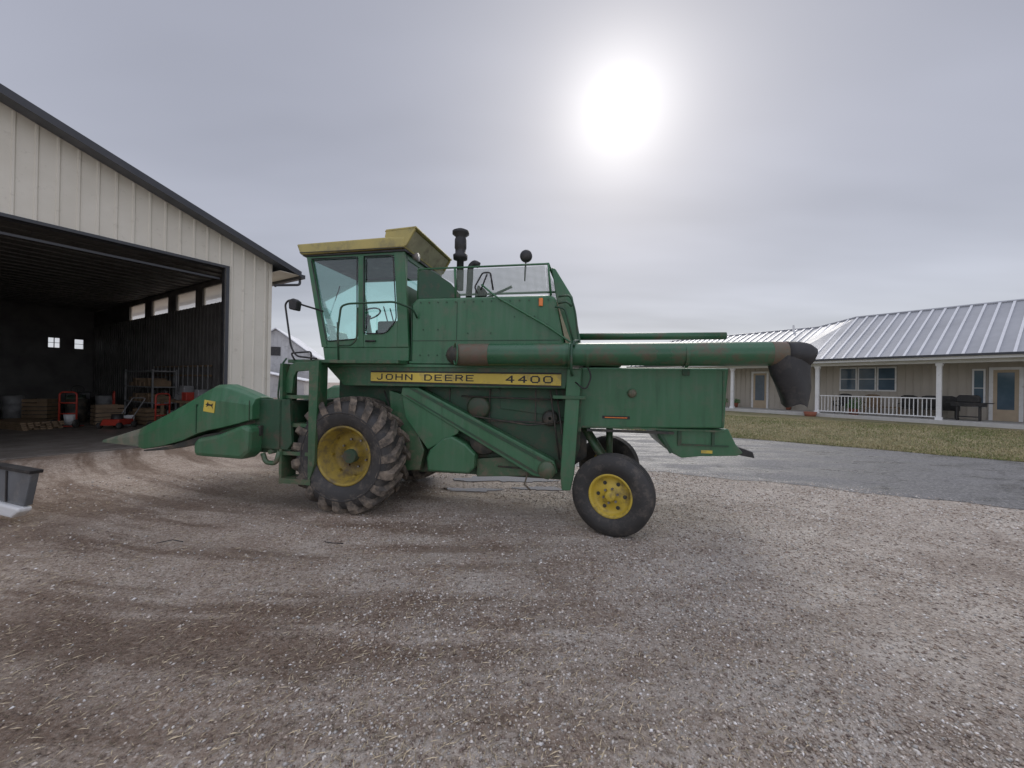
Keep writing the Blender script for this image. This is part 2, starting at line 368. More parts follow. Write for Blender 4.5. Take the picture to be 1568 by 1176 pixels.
def trimesh(name,V,F,colr,mat):
    nv=V.shape[0]*V.shape[1]; nf=F.shape[0]
    me=bpy.data.meshes.new(name); me.vertices.add(nv); me.vertices.foreach_set('co',V.reshape(-1).astype(np.float32))
    me.loops.add(nf*3); me.loops.foreach_set('vertex_index',F.reshape(-1).astype(np.int32))
    me.polygons.add(nf); me.polygons.foreach_set('loop_start',np.arange(0,nf*3,3,dtype=np.int32))
    at=me.color_attributes.new('tint','FLOAT_COLOR','POINT')
    c=np.ones((V.shape[0],V.shape[1],4),np.float32); c[...,:3]=colr[:,None,:]
    at.data.foreach_set('color',c.reshape(-1))
    me.update(calc_edges=True); me.validate(); me.materials.append(mat)
    ob=bpy.data.objects.new(name,me); COL.objects.link(ob); return ob
def tintmat(name,rough):
    m,nt,b=newmat(name); a=N(nt,'ShaderNodeAttribute',attribute_name='tint'); nt.links.new(a.outputs['Color'],b.inputs['Base Color']); b.inputs['Roughness'].default_value=rough; return m
V,c=blades(); n=len(V)
trimesh('grass',V,np.arange(n*3).reshape(n,3),c,tintmat('grass_blades',.8))
def stones():
    n=250000
    r=1.4+7.8*rng.random(n)**1.1; th=np.radians(-58+116*rng.random(n))
    x=r*np.sin(th); y=r*np.cos(th)
    keep=(y<interp(near_edge,x)+.3+.25*rng.random(n)**3)&(y>1.1)
    for cx_,cy_,rx,ry in PUD: keep&=(((x-cx_)/rx)**2+((y-cy_)/ry)**2>1.1)
    dens=.14+.86*sstep(-2.8,1.8,x+.35*np.sin(y*2)+.5*np.sin(x*1.3+y))
    pat=.5+.5*np.sin(x*1.9+1.3*np.sin(y*1.4))*np.sin(y*2.1+x*.7)
    keep&=rng.random(n)<dens*(.3+.7*pat)*(1-.8*np.clip(rutd(x,y),0,1))
    x=x[keep];y=y[keep]; n=len(x)
    s=.0032+.0095*rng.random(n)**2.6
    s*=np.clip(.8+.08*np.hypot(x,y),.8,1.5)
    base=np.array([[1,0,0],[0,1,0],[-1,0,0],[0,-1,0],[0,0,1],[0,0,-1]],float)
    V=base[None]*(1+.5*(rng.random((n,6,3))-.5))+.25*(rng.random((n,6,3))-.5)
    V*=s[:,None,None]*np.stack([.8+.7*rng.random(n),.7+.4*rng.random(n),.45+.35*rng.random(n)],-1)[:,None,:]
    a=rng.random(n)*2*pi; ca,sa=np.cos(a),np.sin(a)
    X=V[...,0]*ca[:,None]-V[...,1]*sa[:,None]; Y=V[...,0]*sa[:,None]+V[...,1]*ca[:,None]
    V=np.stack([X+x[:,None],Y+y[:,None],V[...,2]+(hgt(x,y)+s*.15)[:,None]],-1)
    F=np.array([[0,1,4],[1,2,4],[2,3,4],[3,0,4],[1,0,5],[2,1,5],[3,2,5],[0,3,5]])
    F=(F[None]+6*np.arange(n)[:,None,None]).reshape(-1,3)
    pal=np.array([[.46,.38,.31],[.57,.50,.43],[.70,.65,.59],[.20,.15,.12],[.34,.265,.205],[.84,.81,.77],[.43,.41,.38]])
    c=pal[rng.choice(7,n,p=[.22,.20,.13,.15,.16,.04,.10])]*(.75+.4*rng.random(n))[:,None]
    return V,F,c
V,F,c=stones(); trimesh('gravel',V,F,c,tintmat('loose_stone',.42))
n=16000
r=1.5+7*rng.random(n)**1.3; th=np.radians(-58+100*rng.random(n)); x=r*np.sin(th); y=r*np.cos(th); k=y<interp(near_edge,x); x=x[k];y=y[k];n=len(x)
a=rng.random(n)*pi; L=.008+.035*rng.random(n)**2; dx=np.cos(a)*L; dy=np.sin(a)*L; wx=-np.sin(a)*.0014; wy=np.cos(a)*.0014; z=hgt(x,y)+.008
V=np.stack([np.stack([x-dx,y-dy,z],-1),np.stack([x+dx,y+dy,z+.002],-1),np.stack([x+wx*3,y+wy*3,z+.003],-1)],1)
c=np.array([[.55,.45,.30]])*(.25+1.0*rng.random(n))[:,None]
trimesh('straw_litter',V,np.arange(n*3).reshape(n,3),c,tintmat('straw',.8))
TW=empty('fallen_twigs',(0,0,0)); tubes('twigs',[[(-3.55,3.95,.0),(-3.42,3.99,.02),(-3.30,3.97,.01)],[(-1.9,4.05,.0),(-1.8,4.0,.012),(-1.7,4.02,.0)]],.005,BLK,TW,6)
WATER,nt_,b=newmat('standing_water'); b.inputs['Base Color'].default_value=(.06,.05,.042,1); b.inputs['Roughness'].default_value=.06
def blob(name,cx,cy,rx,ry,mat,z=.004,seed=0,rot=0):
    R=random.Random(seed); ph=[R.random()*6 for _ in range(5)]; P=[]
    for k in range(72):
        a=2*pi*k/72; q=1+.2*math.sin(2*a+ph[0])+.17*math.sin(3*a+ph[1])+.12*math.sin(5*a+ph[2])+.1*math.sin(9*a+ph[3])+.06*math.sin(17*a+ph[4])
        u,v=rx*q*math.cos(a),ry*q*math.sin(a); P.append((cx+u*math.cos(rot)-v*math.sin(rot),cy+u*math.sin(rot)+v*math.cos(rot),z))
    return mesh(name,P,[tuple(range(72))],mat)
for i,(a_,b_,c_,d_) in enumerate(PUD): blob('puddle' if i==0 else 'puddle.%03d'%i,a_,b_,c_*.85,d_*.85,WATER,-.006,3+i*5)
# ---------------------------------------------------------------- combine
CB=empty('combine_harvester',(-2.12,4.85,0),math.radians(-11))
P=CB
def tyre(name,cx,cy,R,W,rim,lug,out=-1,yaw=0):
    g=empty(name,(cx,cy,R-.02),yaw); g.parent=P
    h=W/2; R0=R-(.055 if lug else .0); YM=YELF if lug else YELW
    if lug:
        prof=[(rim,-h*.72),(rim+.035,-h*.90),(rim+(R0-rim)*.45,-h*1.04),(R0-.09,-h*.99),(R0-.035,-h*.88),(R0-.005,-h*.45),(R0,0)]
    else:
        prof=[(rim,-h*.7),(rim+.04,-h*.88),(rim+(R0-rim)*.5,-h*1.0),(R0-.05,-h*.9),(R0-.015,-h*.7),(R0,-h*.62),(R0,-h*.45),(R0-.022,-h*.43),(R0-.022,-h*.36),(R0,-h*.34),(R0,-h*.1),(R0-.022,-h*.08),(R0-.022,0)]
    prof=prof+[(r,-y) for r,y in prof[::-1][1:]]
    lathe('tyre_casing',prof,RUB,g,(0,0,0),n=72)
    if lug:
        V=[];F=[]; n=19
        for sd in (-1,1):
            for i in range(n):
                th0=2*pi*(i+(.5 if sd>0 else 0))/n
                for s,yy,rb,rt in [(-.14,1.03,R0-.17,R0-.125),(0,1.01,R0-.09,R0-.015),(.12,.89,R0-.05,R0+.045),(.5,.45,R0-.03,R0+.056),(1,-.03,R0-.02,R0+.058)]:
                    th=th0+s*.30; y=sd*h*yy; wd=.036*(1.2-.25*s)
                    for rr,ww in ((rb,wd*1.3),(rt,wd)):
                        for e in (-1,1):
                            a=th+e*ww/R0; V.append((math.cos(a)*rr,y,math.sin(a)*rr))
                o=len(V)-20
                for k in range(4):
                    q=o+4*k
                    F+=[(q,q+4,q+6,q+2),(q+1,q+3,q+7,q+5),(q+2,q+6,q+7,q+3)]
                F+=[(o,o+2,o+3,o+1),(o+16,o+17,o+19,o+18)]
        mesh('lugs',V,F,RUBM,g,.005)
        lathe('sidewall_ring',[(rim+.17,-h*1.045),(rim+.18,-h*1.065),(rim+.19,-h*1.045)],RUB,g,(0,0,0),n=64)
    s=out
    if lug:
        rp=[(rim+.012,s*h*.80),(rim+.0,s*h*.84),(rim-.022,s*h*.78),(rim-.03,s*h*.4),(rim-.07,s*h*.3),(rim-.075,-s*h*.1),(rim-.13,-s*h*.18),(.15,-s*h*.25),(.135,-s*h*.1),(.10,-s*h*.05),(.09,s*h*.12),(.0001,s*h*.14)]
    else:
        rp=[(rim+.012,s*h*.78),(rim,s*h*.82),(rim-.015,s*h*.76),(rim-.022,s*h*.40),(rim-.06,s*h*.3),(.11,s*h*.42),(.10,s*h*.50),(.062,s*h*.52),(.055,s*h*.92),(.04,s*h*.97),(.0001,s*h*1.0)]
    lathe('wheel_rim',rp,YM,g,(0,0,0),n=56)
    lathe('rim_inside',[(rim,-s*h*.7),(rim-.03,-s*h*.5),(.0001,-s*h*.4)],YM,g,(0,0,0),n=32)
    V=[];F=[]
    nb=8 if lug else 6; rbt=.185 if lug else .082; yb=s*h*(-.22 if lug else .48)
    for k in range(nb):
        a=2*pi*k/nb+.3; v,f=tubeVF([(math.cos(a)*rbt,yb,math.sin(a)*rbt),(math.cos(a)*rbt,yb+s*.03,math.sin(a)*rbt)],.014,6); o=len(V);V+=v;F+=[tuple(i+o for i in q) for q in f]
    mesh('wheel_bolts',V,F,STEEL,g)
    if lug:
        V=[];F=[]
        for k in range(8):
            a=2*pi*k/8+.1; rr=rim-.07; v,f=tubeVF([(math.cos(a)*rr,-s*h*.1,math.sin(a)*rr),(math.cos(a)*rr,s*h*.1,math.sin(a)*rr)],.022,6); o=len(V);V+=v;F+=[tuple(i+o for i in q) for q in f]
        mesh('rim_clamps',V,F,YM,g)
    else:
        V=[];F=[]
        for k in range(6):
            a=2*pi*k/6; rr=.15; v,f=tubeVF([(math.cos(a)*rr,s*h*.30,math.sin(a)*rr),(math.cos(a)*rr,s*h*.405,math.sin(a)*rr)],.022,10); o=len(V);V+=v;F+=[tuple(i+o for i in q) for q in f]
        mesh('rim_holes',V,F,DARK,g)
    return g
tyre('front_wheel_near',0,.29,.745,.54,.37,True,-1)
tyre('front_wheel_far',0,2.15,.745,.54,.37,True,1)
tyre('rear_wheel_near',3.30,.24,.455,.28,.235,False,-1,math.radians(-19))
tyre('rear_wheel_far',3.34,1.95,.455,.28,.235,False,1,math.radians(-19))
tube('front_axle',[(0,.2,.70),(0,2.25,.70)],.09,GREENB,P,12)
box('final_drive_near',-.16,.16,.60,.75,.5,1.1,GREENB,P,.03)
box('final_drive_far',-.16,.16,1.7,1.85,.5,1.1,GREENB,P,.03)
box('rear_axle_beam',3.22,3.38,.4,1.8,.5,.66,GREEND,P,.01)
tubes('rear_axle_supports',[[(3.3,.42,.58),(3.3,.32,.42),(3.3,.22,.42)],[(3.3,1.78,.58),(3.3,1.88,.42),(3.3,1.95,.42)],[(3.3,1.1,.6),(3.3,1.1,1.2)],[(2.9,.8,1.2),(3.3,.7,.6)],[(3.3,1.4,.6),(2.9,1.3,1.2)]],.045,GREEND,P)
prism('separator_body',[(-.45,1.05),(-.2,.75),(.5,.48),(.78,.46),(1.7,.47),(2.78,.47),(2.92,.9),(2.92,1.70),(-.45,1.72)],.62,1.78,GREENB,P,.01)
prism('body_side_panel',[(.55,.62),(2.75,.62),(2.86,.9),(2.86,1.2),(1.75,1.66),(.6,1.66)],.596,.617,GREENB,P,.004)
prism('body_side_panel_rear',[(1.9,1.35),(2.86,1.25),(2.86,1.70),(1.9,1.70)],.575,.594,GREENB,P,.004)
prism('lower_pan',[(1.62,.47),(2.3,.52),(2.5,.62),(2.3,.78),(1.62,.70)],.50,.594,GREEND,P,.01)
boxes('body_seams',[(1.2,1.215,.585,.594,.9,1.6),(1.75,1.765,.57,.59,.75,1.6),(1.78,2.8,.57,.576,1.18,1.2),(2.35,2.365,.565,.572,1.2,1.66)],DARK,P)
prism('diagonal_elevator',[(.62,1.60),(.84,1.60),(2.62,.74),(2.66,.60),(2.50,.53),(2.36,.55),(.60,1.50)],.40,.56,GREEN,P,.012)
prism('diagonal_elevator_edge',[(.72,1.585),(.80,1.585),(2.60,.705),(2.58,.67)],.392,.3995,GREENB,P,.002)
prism('diagonal_elevator_edge_low',[(.66,1.50),(.70,1.50),(2.46,.575),(2.40,.575)],.392,.3995,GREENB,P,.002)
lathe('elevator_boot_cap',[(.0001,-.02),(.1,-.02),(.11,0),(.11,.03)],GREEND,P,(2.53,.39,.63),n=24)
prism('triangle_shield',[(.60,1.50),(.72,1.50),(1.42,1.10),(1.38,1.02),(.98,.80),(.66,1.2)],.42,.55,GREEN,P,.012)
prism('front_drive_shield',[(.40,1.56),(.62,1.50),(.92,.78),(.86,.52),(.62,.50),(.48,.8)],.45,.58,GREEND,P,.015)
pts=[(1.0,.53),(1.55,.53),(1.62,.60),(1.63,.78),(1.50,.90),(1.32,.99),(1.20,.96),(1.02,.80),(.98,.70)]
prism('lower_drive_shield',pts,.38,.57,GREEN,P,.025)
prism('belt_cover',[(1.45,1.02),(1.62,1.12),(2.35,.86),(2.30,.74),(2.1,.74)],.50,.57,GREEND,P,.01)
lathe('drive_pulley',[(.05,-.03),(.17,-.03),(.19,0),(.165,.02),(.19,.045),(.17,.06)],DARK,P,(1.72,.46,.95),n=28)
lathe('fan_housing',[(.0001,-.02),(.12,-.02),(.15,.0),(.15,.10)],GREENB,P,(1.62,.52,1.36),n=28)
lathe('drive_pulley_small',[(.03,-.03),(.11,-.03),(.13,0),(.11,.02),(.13,.045)],DARK,P,(2.2,.46,.80),n=24)
lathe('drive_pulley_rear',[(.02,-.03),(.08,-.03),(.1,0),(.08,.02),(.1,.045)],DARK,P,(2.55,.50,1.25),n=24)
tubes('control_rods',[[(1.3,.47,1.28),(2.3,.47,1.16),(2.72,.47,1.22)],[(1.9,.50,.62),(2.7,.50,.60)],[(1.0,.5,1.28),(1.7,.45,.9)],[(.3,.52,1.55),(.55,.5,.9)],[(2.55,.45,1.6),(2.68,.45,.75)],[(2.62,.43,1.65),(2.80,.43,.45)],[(1.4,.5,1.5),(2.7,.5,1.48)]],.012,DARK,P,6)
prism('vertical_elevator',[(2.76,1.86),(2.93,1.86),(2.86,.60),(2.82,.42),(2.72,.42),(2.70,.60)],.30,.44,GREEN,P,.012)
box('elevator_bracket',2.60,2.98,.28,.46,1.50,1.54,GREEND,P,.004)
tube('hydraulic_hose',rnd([(2.83,.22,1.90),(2.95,.2,1.95),(3.05,.2,1.78),(2.98,.2,1.60),(2.86,.24,1.7)],.08),.009,BLK,P,6)
tube('belt_rod',[(2.3,.48,.62),(2.25,.46,.42),(2.33,.44,.36)],.012,RUST,P,6)
prism('sieve_housing',[(.9,.45),(2.6,.45),(3.0,.75),(3.0,1.1),(.9,1.1)],.75,1.65,DARK,P,.01)
prism('upper_side_panel',[(-.20,1.61),(2.74,1.62),(2.80,1.90),(-.50,1.90)],.36,.60,GREEND,P,.008)
box('sill_rail',-.5,2.8,.335,.358,1.862,1.895,GREEN,P,.004)
prism('yellow_stripe',[(.20,1.675),(2.69,1.655),(2.69,1.79),(.20,1.79)],.343,.358,YEL,P,.004)
prism('stripe_trim_lower',[(.20,1.655),(2.69,1.635),(2.69,1.652),(.20,1.672)],.343,.358,LETT,P,0)
prism('stripe_trim_upper',[(.20,1.793),(2.69,1.793),(2.69,1.81),(.20,1.81)],.343,.358,LETT,P,0)
# block lettering drawn as flat strokes
GL={'J':[[(.85,1),(.85,.2),(.6,0),(.25,0),(.05,.25)]],'O':[[(.2,0),(.8,0),(1,.25),(1,.75),(.8,1),(.2,1),(0,.75),(0,.25),(.2,0)]],'0':[[(.2,0),(.8,0),(1,.25),(1,.75),(.8,1),(.2,1),(0,.75),(0,.25),(.2,0)]],
'H':[[(0,0),(0,1)],[(1,0),(1,1)],[(0,.5),(1,.5)]],'N':[[(0,0),(0,1)],[(0,1),(1,0)],[(1,0),(1,1)]],'D':[[(0,0),(.7,0),(1,.3),(1,.7),(.7,1),(0,1),(0,0)]],'E':[[(1,0),(0,0),(0,1),(1,1)],[(0,.5),(.85,.5)]],
'R':[[(0,0),(0,1),(.8,1),(1,.8),(.8,.5),(0,.5)],[(.55,.5),(1,0)]],'4':[[(.72,0),(.72,1),(0,.32),(1,.32)]]}
def lettering(name,s,x0,x1,zb,h,y,lw=.013):
    n=len(s); pitch=(x1-x0)/(n-.38); w=pitch*.62; V=[];F=[]
    for i,ch in enumerate(s):
        for pl in GL[ch]:
            for j in range(len(pl)-1):
                ax,az2=x0+i*pitch+pl[j][0]*w,zb+pl[j][1]*h; bx,bz=x0+i*pitch+pl[j+1][0]*w,zb+pl[j+1][1]*h
                dx,dz=bx-ax,bz-az2; L=math.hypot(dx,dz); ux,uz=dx/L*lw*.45,dz/L*lw*.45; px,pz=-dz/L*lw*.5,dx/L*lw*.5
                if abs(dz)>abs(dx): px,pz=px*1.5,pz*1.5
                o=len(V); yy=y-.0001*((i*7+j)%9)
                V+=[(ax-ux+px,yy,az2-uz+pz),(bx+ux+px,yy,bz+uz+pz),(bx+ux-px,yy,bz+uz-pz),(ax-ux-px,yy,az2-uz-pz)]; F.append((o,o+1,o+2,o+3))
    mesh(name,V,F,LETT,P)
lettering('lettering_1','JOHN',.29,.78,1.70,.066,.3412)
lettering('lettering_2','DEERE',.96,1.60,1.697,.067,.3412)
lettering('lettering_3','4400',2.02,2.58,1.690,.072,.3412,.015)
box('cab_platform',-.86,.70,.12,2.0,1.895,1.94,GREEND,P,.006)
prism('cab_base',[(-.50,1.94),(.72,1.94),(.72,2.12),(-.53,2.12)],.36,1.60,GREEN,P,.01)
c0,c1=.35,1.60
def cabside(y0,y1,sfx):
    prism('cab_front_post'+sfx,[(-.80,3.36),(-.72,3.36),(-.46,2.12),(-.54,2.12)],y0,y1,GREEN,P,.006)
    prism('cab_mid_post'+sfx,[(-.02,3.34),(.06,3.34),(.08,2.12),(0,2.12)],y0,y1,GREEN,P,.006)
    prism('cab_rear_post'+sfx,[(.49,3.38),(.64,3.38),(.72,2.12),(.56,2.12),(.56,2.47)],y0,y1,GREEN,P,.006)
    prism('cab_top_rail'+sfx,[(-.72,3.385),(.5,3.385),(.5,3.325),(-.72,3.325)],y0+.003,y1-.003,GREEN,P,.004)
    prism('cab_lower_front'+sfx,[(-.46,2.20),(0,2.24),(0,2.12),(-.46,2.12)],y0+.003,y1-.003,GREEN,P,.004)
    prism('cab_lower_rear'+sfx,[(.08,2.29),(.39,2.30),(.56,2.47),(.56,2.12),(.08,2.12)],y0+.003,y1-.003,GREEN,P,.004)
cabside(c0,c0+.05,'_near'); cabside(c1-.05,c1,'_far')
def pane(name,pts,mat=GLASS,par=None): return mesh(name,pts,[tuple(range(len(pts)))],mat,par or P)
for y,s in ((c0+.025,'near'),(c1-.025,'far')):
    pane('cab_glass_front_'+s,[(-.73,y,3.33),(-.01,y,3.33),(.01,y,2.22),(-.48,y,2.18)])
    pane('cab_glass_door_'+s,[(.05,y,3.33),(.50,y,3.33),(.57,y,2.46),(.40,y,2.28),(.07,y,2.28)])
pane('windshield',[(-.76,c0+.04,3.34),(-.76,c1-.04,3.34),(-.50,c1-.04,2.14),(-.50,c0+.04,2.14)])
tube('door_gasket',rnd([(.07,.343,3.32),(.485,.343,3.32),(.55,.343,2.47),(.40,.343,2.30),(.085,.343,2.30),(.07,.343,3.30)],.06),.008,BLK,P,6)
tube('window_gasket_front',rnd([(-.715,.343,3.32),(-.03,.343,3.32),(-.01,.343,2.23),(-.46,.343,2.20),(-.715,.343,3.30)],.05),.008,BLK,P,6)
tube('door_handle',[(.12,.335,2.20),(.26,.335,2.20)],.012,BLK,P,6)
boxes('cab_rear_wall',[(.60,.63,c0+.05,c1-.05,2.12,2.95),(.60,.63,c0+.05,c0+.12,2.95,3.34),(.60,.63,c1-.12,c1-.05,2.95,3.34),(.60,.63,c0+.05,c1-.05,3.30,3.38)],GREEN,P)
pane('cab_rear_window',[(.615,c0+.1,2.94),(.615,c1-.1,2.94),(.615,c1-.1,3.31),(.615,c0+.1,3.31)])
prism('cab_roof',[(-.92,3.52),(.40,3.545),(.66,3.53),(.66,3.40),(-.86,3.375)],c0-.05,c1+.05,YELR,P,.02)
boxes('roof_drip_edge',[(-.86,.66,c0-.055,c0-.051,3.392,3.402)],LETT,P)
prism('roof_underlip',[(-.86,3.37),(.66,3.392),(.66,3.36),(-.80,3.355)],c0-.02,c1+.02,BLK,P,.004)
prism('roof_box_near',[(.38,3.55),(.40,3.635),(.80,3.655),(.80,3.62),(.68,3.42),(.6,3.42)],c0-.04,c0-.01,YELR,P,.006)
prism('roof_box_top',[(.38,3.615),(.40,3.645),(.82,3.665),(.82,3.64)],c0-.045,c1+.045,YELR,P,.008)
prism('roof_box_far',[(.38,3.55),(.40,3.635),(.80,3.655),(.80,3.62),(.68,3.42),(.6,3.42)],c1+.01,c1+.04,YELR,P,.006)
prism('roof_box_core',[(.40,3.53),(.42,3.62),(.78,3.625),(.66,3.42)],c0,c1,BEIGE,P,.006)
box('seat_base',.0,.42,.75,1.2,2.12,2.42,BLK,P,.04)
prism('seat_back',[(.38,2.42),(.50,2.42),(.58,2.95),(.48,2.95)],.75,1.2,BLK,P,.03)
tube('steering_column',[(-.42,.98,2.12),(-.22,.98,2.66)],.03,BLK,P,8)
ring=[(-.22+.16*math.cos(a)*math.cos(.5),.98+.19*math.sin(a),2.68+.16*math.cos(a)*math.sin(.5)) for a in np.linspace(0,2*pi,25)]
tube('steering_wheel',ring,.013,BLK,P,6)
box('control_console',-.25,.35,1.25,1.48,2.12,2.62,GREENB,P,.03)
tubes('control_levers',[[(-.1,1.3,2.62),(-.16,1.28,2.85)],[(.0,1.3,2.62),(-.05,1.28,2.82)],[(-.46,.6,2.15),(-.5,.62,2.5)]],.01,BLK,P,6)
tube('wiper',[(-.62,.62,2.6),(-.70,.95,3.1)],.008,BLK,P,6)
lathe('work_light_cab',[(.0001,-.05),(.033,-.045),(.055,0),(.058,.02),(.052,.025),(.0001,.022)],STEEL,P,(.78,.42,3.30),axis='X',n=24); tube('work_light_arm',[(.66,.42,3.36),(.75,.42,3.32)],.012,BLK,P,6)
lathe('tank_light_body',[(.0001,-.03),(.06,-.03),(.085,0),(.085,.04),(.0001,.05)],BLK,P,(2.13,1.0,3.45),n=24); tube('tank_light_stem',[(2.13,1.0,3.38),(2.12,1.0,3.1)],.012,BLK,P,6)
tube('mirror_arm',rnd([(-.42,.10,1.95),(-.72,.10,1.98),(-.80,.10,2.1),(-.90,.10,2.66),(-.84,.10,2.72),(-.70,.14,2.66),(-.50,.32,2.60)],.06),.012,BLK,P,8)
prism('mirror',[(-.78,2.58),(-.68,2.56),(-.66,2.68),(-.72,2.72),(-.79,2.70)],.02,.12,BLK,P,.015)
tubes('platform_rail',[rnd([(-.12,.12,1.94),(-.14,.12,2.30),(-.10,.12,2.62),(.0,.12,2.65),(.64,.12,2.66),(.80,.30,2.60),(.82,.38,2.50)],.07),rnd([(-.12,.12,2.12),(.05,.12,2.12),(.12,.14,2.20),(.12,.14,2.60)],.05)],.013,GREENB,P,8)
tubes('entry_rail',[rnd([(-.74,.10,1.93),(-.80,.10,2.02),(-.50,.10,2.04),(-.50,.10,1.93)],.04)],.011,BLK,P,8)
boxes('ladder_step',[(-.82,-.40,.06,.30,1.46,1.475),(-.82,-.40,.04,.28,1.10,1.115),(-.82,-.40,.02,.26,.74,.755),(-.82,-.40,.0,.24,.40,.415),(-.82,-.40,.055,.06,1.43,1.475),(-.82,-.40,.035,.04,1.07,1.115),(-.82,-.40,.015,.02,.71,.755),(-.82,-.40,-.005,0,.35,.415)],GREEND,P)
prism('ladder_side',[(-.87,1.88),(-.83,1.88),(-.82,.34),(-.86,.34)],.0,.26,GREEND,P,.004)
prism('ladder_side_rear',[(-.45,1.90),(-.31,1.92),(-.35,.62),(-.44,.33)],.0,.05,GREEND,P,.004)
prism('ladder_side_rear_web',[(-.40,1.90),(-.37,1.92),(-.38,.50),(-.41,.33)],.052,.26,GREEND,P,.004)
prism('ladder_head_plate',[(-.86,1.62),(-.78,1.86),(-.70,1.90),(-.44,1.90),(-.44,1.80),(-.68,1.78),(-.72,1.70),(-.74,1.50),(-.86,1.50)],.06,.10,GREEND,P,.006)
tube('ladder_grab',rnd([(-.86,.03,1.30),(-.92,.03,1.45),(-.88,.03,1.85),(-.80,.03,1.95)],.05),.011,GREENB,P,8)
prism('grain_tank',[(.725,1.905),(2.76,1.905),(2.70,2.25),(2.60,2.73),(2.52,2.76),(.80,2.76),(.725,2.68)],.40,2.0,GREEN,P,.03)
boxes('tank_seams',[(.735,.745,.392,.3985,1.93,2.70),(.74,2.66,.394,.3985,2.205,2.212),(1.35,1.356,.394,.3985,2.215,2.70)],GREENB,P)
box('tank_side_flange',.72,2.74,.375,.398,1.91,1.94,GREEN,P,.004)
V=[];F=[]
for i in range(15):
    for z in (2.70,2.02):
        x=.86+i*.118; v,f=tubeVF([(x,.398,z),(x,.39,z)],.009,6); o=len(V);V+=v;F+=[tuple(k+o for k in q) for q in f]
for x,z in ((.9,2.35),(1.1,2.35),(1.5,2.3),(1.8,2.3),(2.1,2.5),(2.35,2.5),(2.5,2.4),(1.9,2.12),(2.4,2.12)):
    v,f=tubeVF([(x,.398,z),(x,.39,z)],.009,6); o=len(V);V+=v;F+=[tuple(k+o for k in q) for q in f]
mesh('tank_bolts',V,F,GREENB,P)
prism('tank_top_panel',[(.80,2.76),(.80,3.13),(.98,3.13),(1.25,2.95),(1.38,2.80),(1.38,2.76)],.43,.45,GREENB,P,.003)
pane('tank_screen_near',[(1.38,.44,2.78),(2.50,.44,2.78),(2.46,.44,3.13),(1.30,.44,3.12)],SCREEN)
pane('tank_screen_rear',[(2.50,.44,2.78),(2.56,1.9,2.78),(2.52,1.9,3.13),(2.47,.44,3.13)],SCREEN)
pane('tank_screen_side_panel',[(.98,.452,3.12),(1.28,.452,2.95),(1.38,.452,2.78),(1.30,.452,3.12)],SCREEN)
boxes('tank_top_front_panel',[(.80,.82,.46,1.95,2.76,2.98)],GREENB,P)
tubes('tank_top_frame',[[(.80,.44,2.76),(.80,.44,3.15),(2.50,.44,3.15),(2.54,.44,2.76)],[(2.50,.44,3.15),(2.54,1.9,3.15),(2.56,1.9,2.76)],[(.80,.44,3.15),(.80,1.9,3.15),(2.54,1.9,3.15)],[(1.32,.44,2.76),(1.30,.44,3.15)],[(1.32,1.9,2.76),(1.30,1.9,3.15)]],.017,GREEN,P,6)
prism('tank_rear_hopper',[(2.53,3.14),(2.58,3.12),(2.80,2.76),(2.90,2.25),(2.90,1.95),(2.76,1.95),(2.60,2.73)],.55,1.95,GREEN,P,.01)
prism('tank_rear_gusset',[(2.61,2.70),(2.79,2.2),(2.79,1.94),(2.71,2.25)],.43,.545,BEIGE,P,.005)
prism('engine_deck',[(2.76,1.92),(3.4,1.90),(3.4,2.0),(2.9,2.15)],.6,1.9,GREEND,P,.01)
tubes('rear_rails',[rnd([(2.64,.34,2.72),(2.78,.34,2.74),(2.84,.34,2.55),(2.90,.34,2.10),(2.92,.34,1.95)],.08),rnd([(2.60,.34,2.60),(2.72,.34,2.58),(2.86,.34,2.05)],.06),rnd([(2.64,.34,2.64),(2.74,.34,2.66),(2.80,.34,2.60)],.03)],.012,GREENB,P,6)
tube('diagonal_rail',rnd([(1.68,.36,2.90),(1.86,.36,2.75),(2.5,.36,2.38),(2.90,.36,2.10),(3.0,.36,2.04)],.06),.012,GREEN,P,6)
tubes('tank_grab_handle',[rnd([(1.62,.40,2.80),(1.58,.40,2.88),(1.68,.40,3.06),(1.78,.40,3.06),(1.82,.40,2.84)],.03),[(1.66,.40,2.84),(1.74,.40,3.04)]],.011,BLK,P,6)
box('orange_reflector',2.40,2.45,.375,.397,2.62,2.72,ORANGE,P,.008)
lathe('air_intake_stack',[(.05,3.0),(.05,3.42),(.10,3.44),(.105,3.5),(.075,3.52),(.075,3.58),(.085,3.60),(.085,3.72),(.07,3.76),(.12,3.80),(.12,3.84),(.06,3.87),(.0001,3.88)],BLK,P,(1.18,1.0,0),axis='Z',n=24)
tubes('exhaust_pipe',[rnd([(1.30,1.05,2.9),(1.32,1.05,3.35),(1.38,1.05,3.40),(1.44,1.05,3.36)],.05)],.045,BLK,P,10)
lathe('tank_auger_cap',[(.0001,-.02),(.08,-.02),(.08,.05)],BLK,P,(1.52,.9,2.92),n=20)
tubes('tank_inner_struts',[[(1.45,.8,2.7),(1.52,.8,3.0)],[(1.0,1.2,2.7),(1.9,1.2,3.08)]],.02,GREENB,P)
ay,az_=.17,2.01
tube('auger_tube',[(1.50,ay,az_),(4.88,ay,az_+.015)],.128,AUG,P,28,False)
tube('auger_tube_end',[(4.86,ay,az_+.015),(5.10,ay,az_+.012)],.129,RUST,P,28,False)
tube('auger_collar',[(1.47,ay,az_),(1.85,ay,az_)],.131,RUST,P,28,False)
for x in (2.72,2.98,4.02): tube('auger_band',[(x,ay,az_),(x+.035,ay,az_)],.137,AUG,P,28,False)
tube('auger_joint',[(2.78,ay,az_),(2.80,ay,az_)],.14,AUG,P,28)
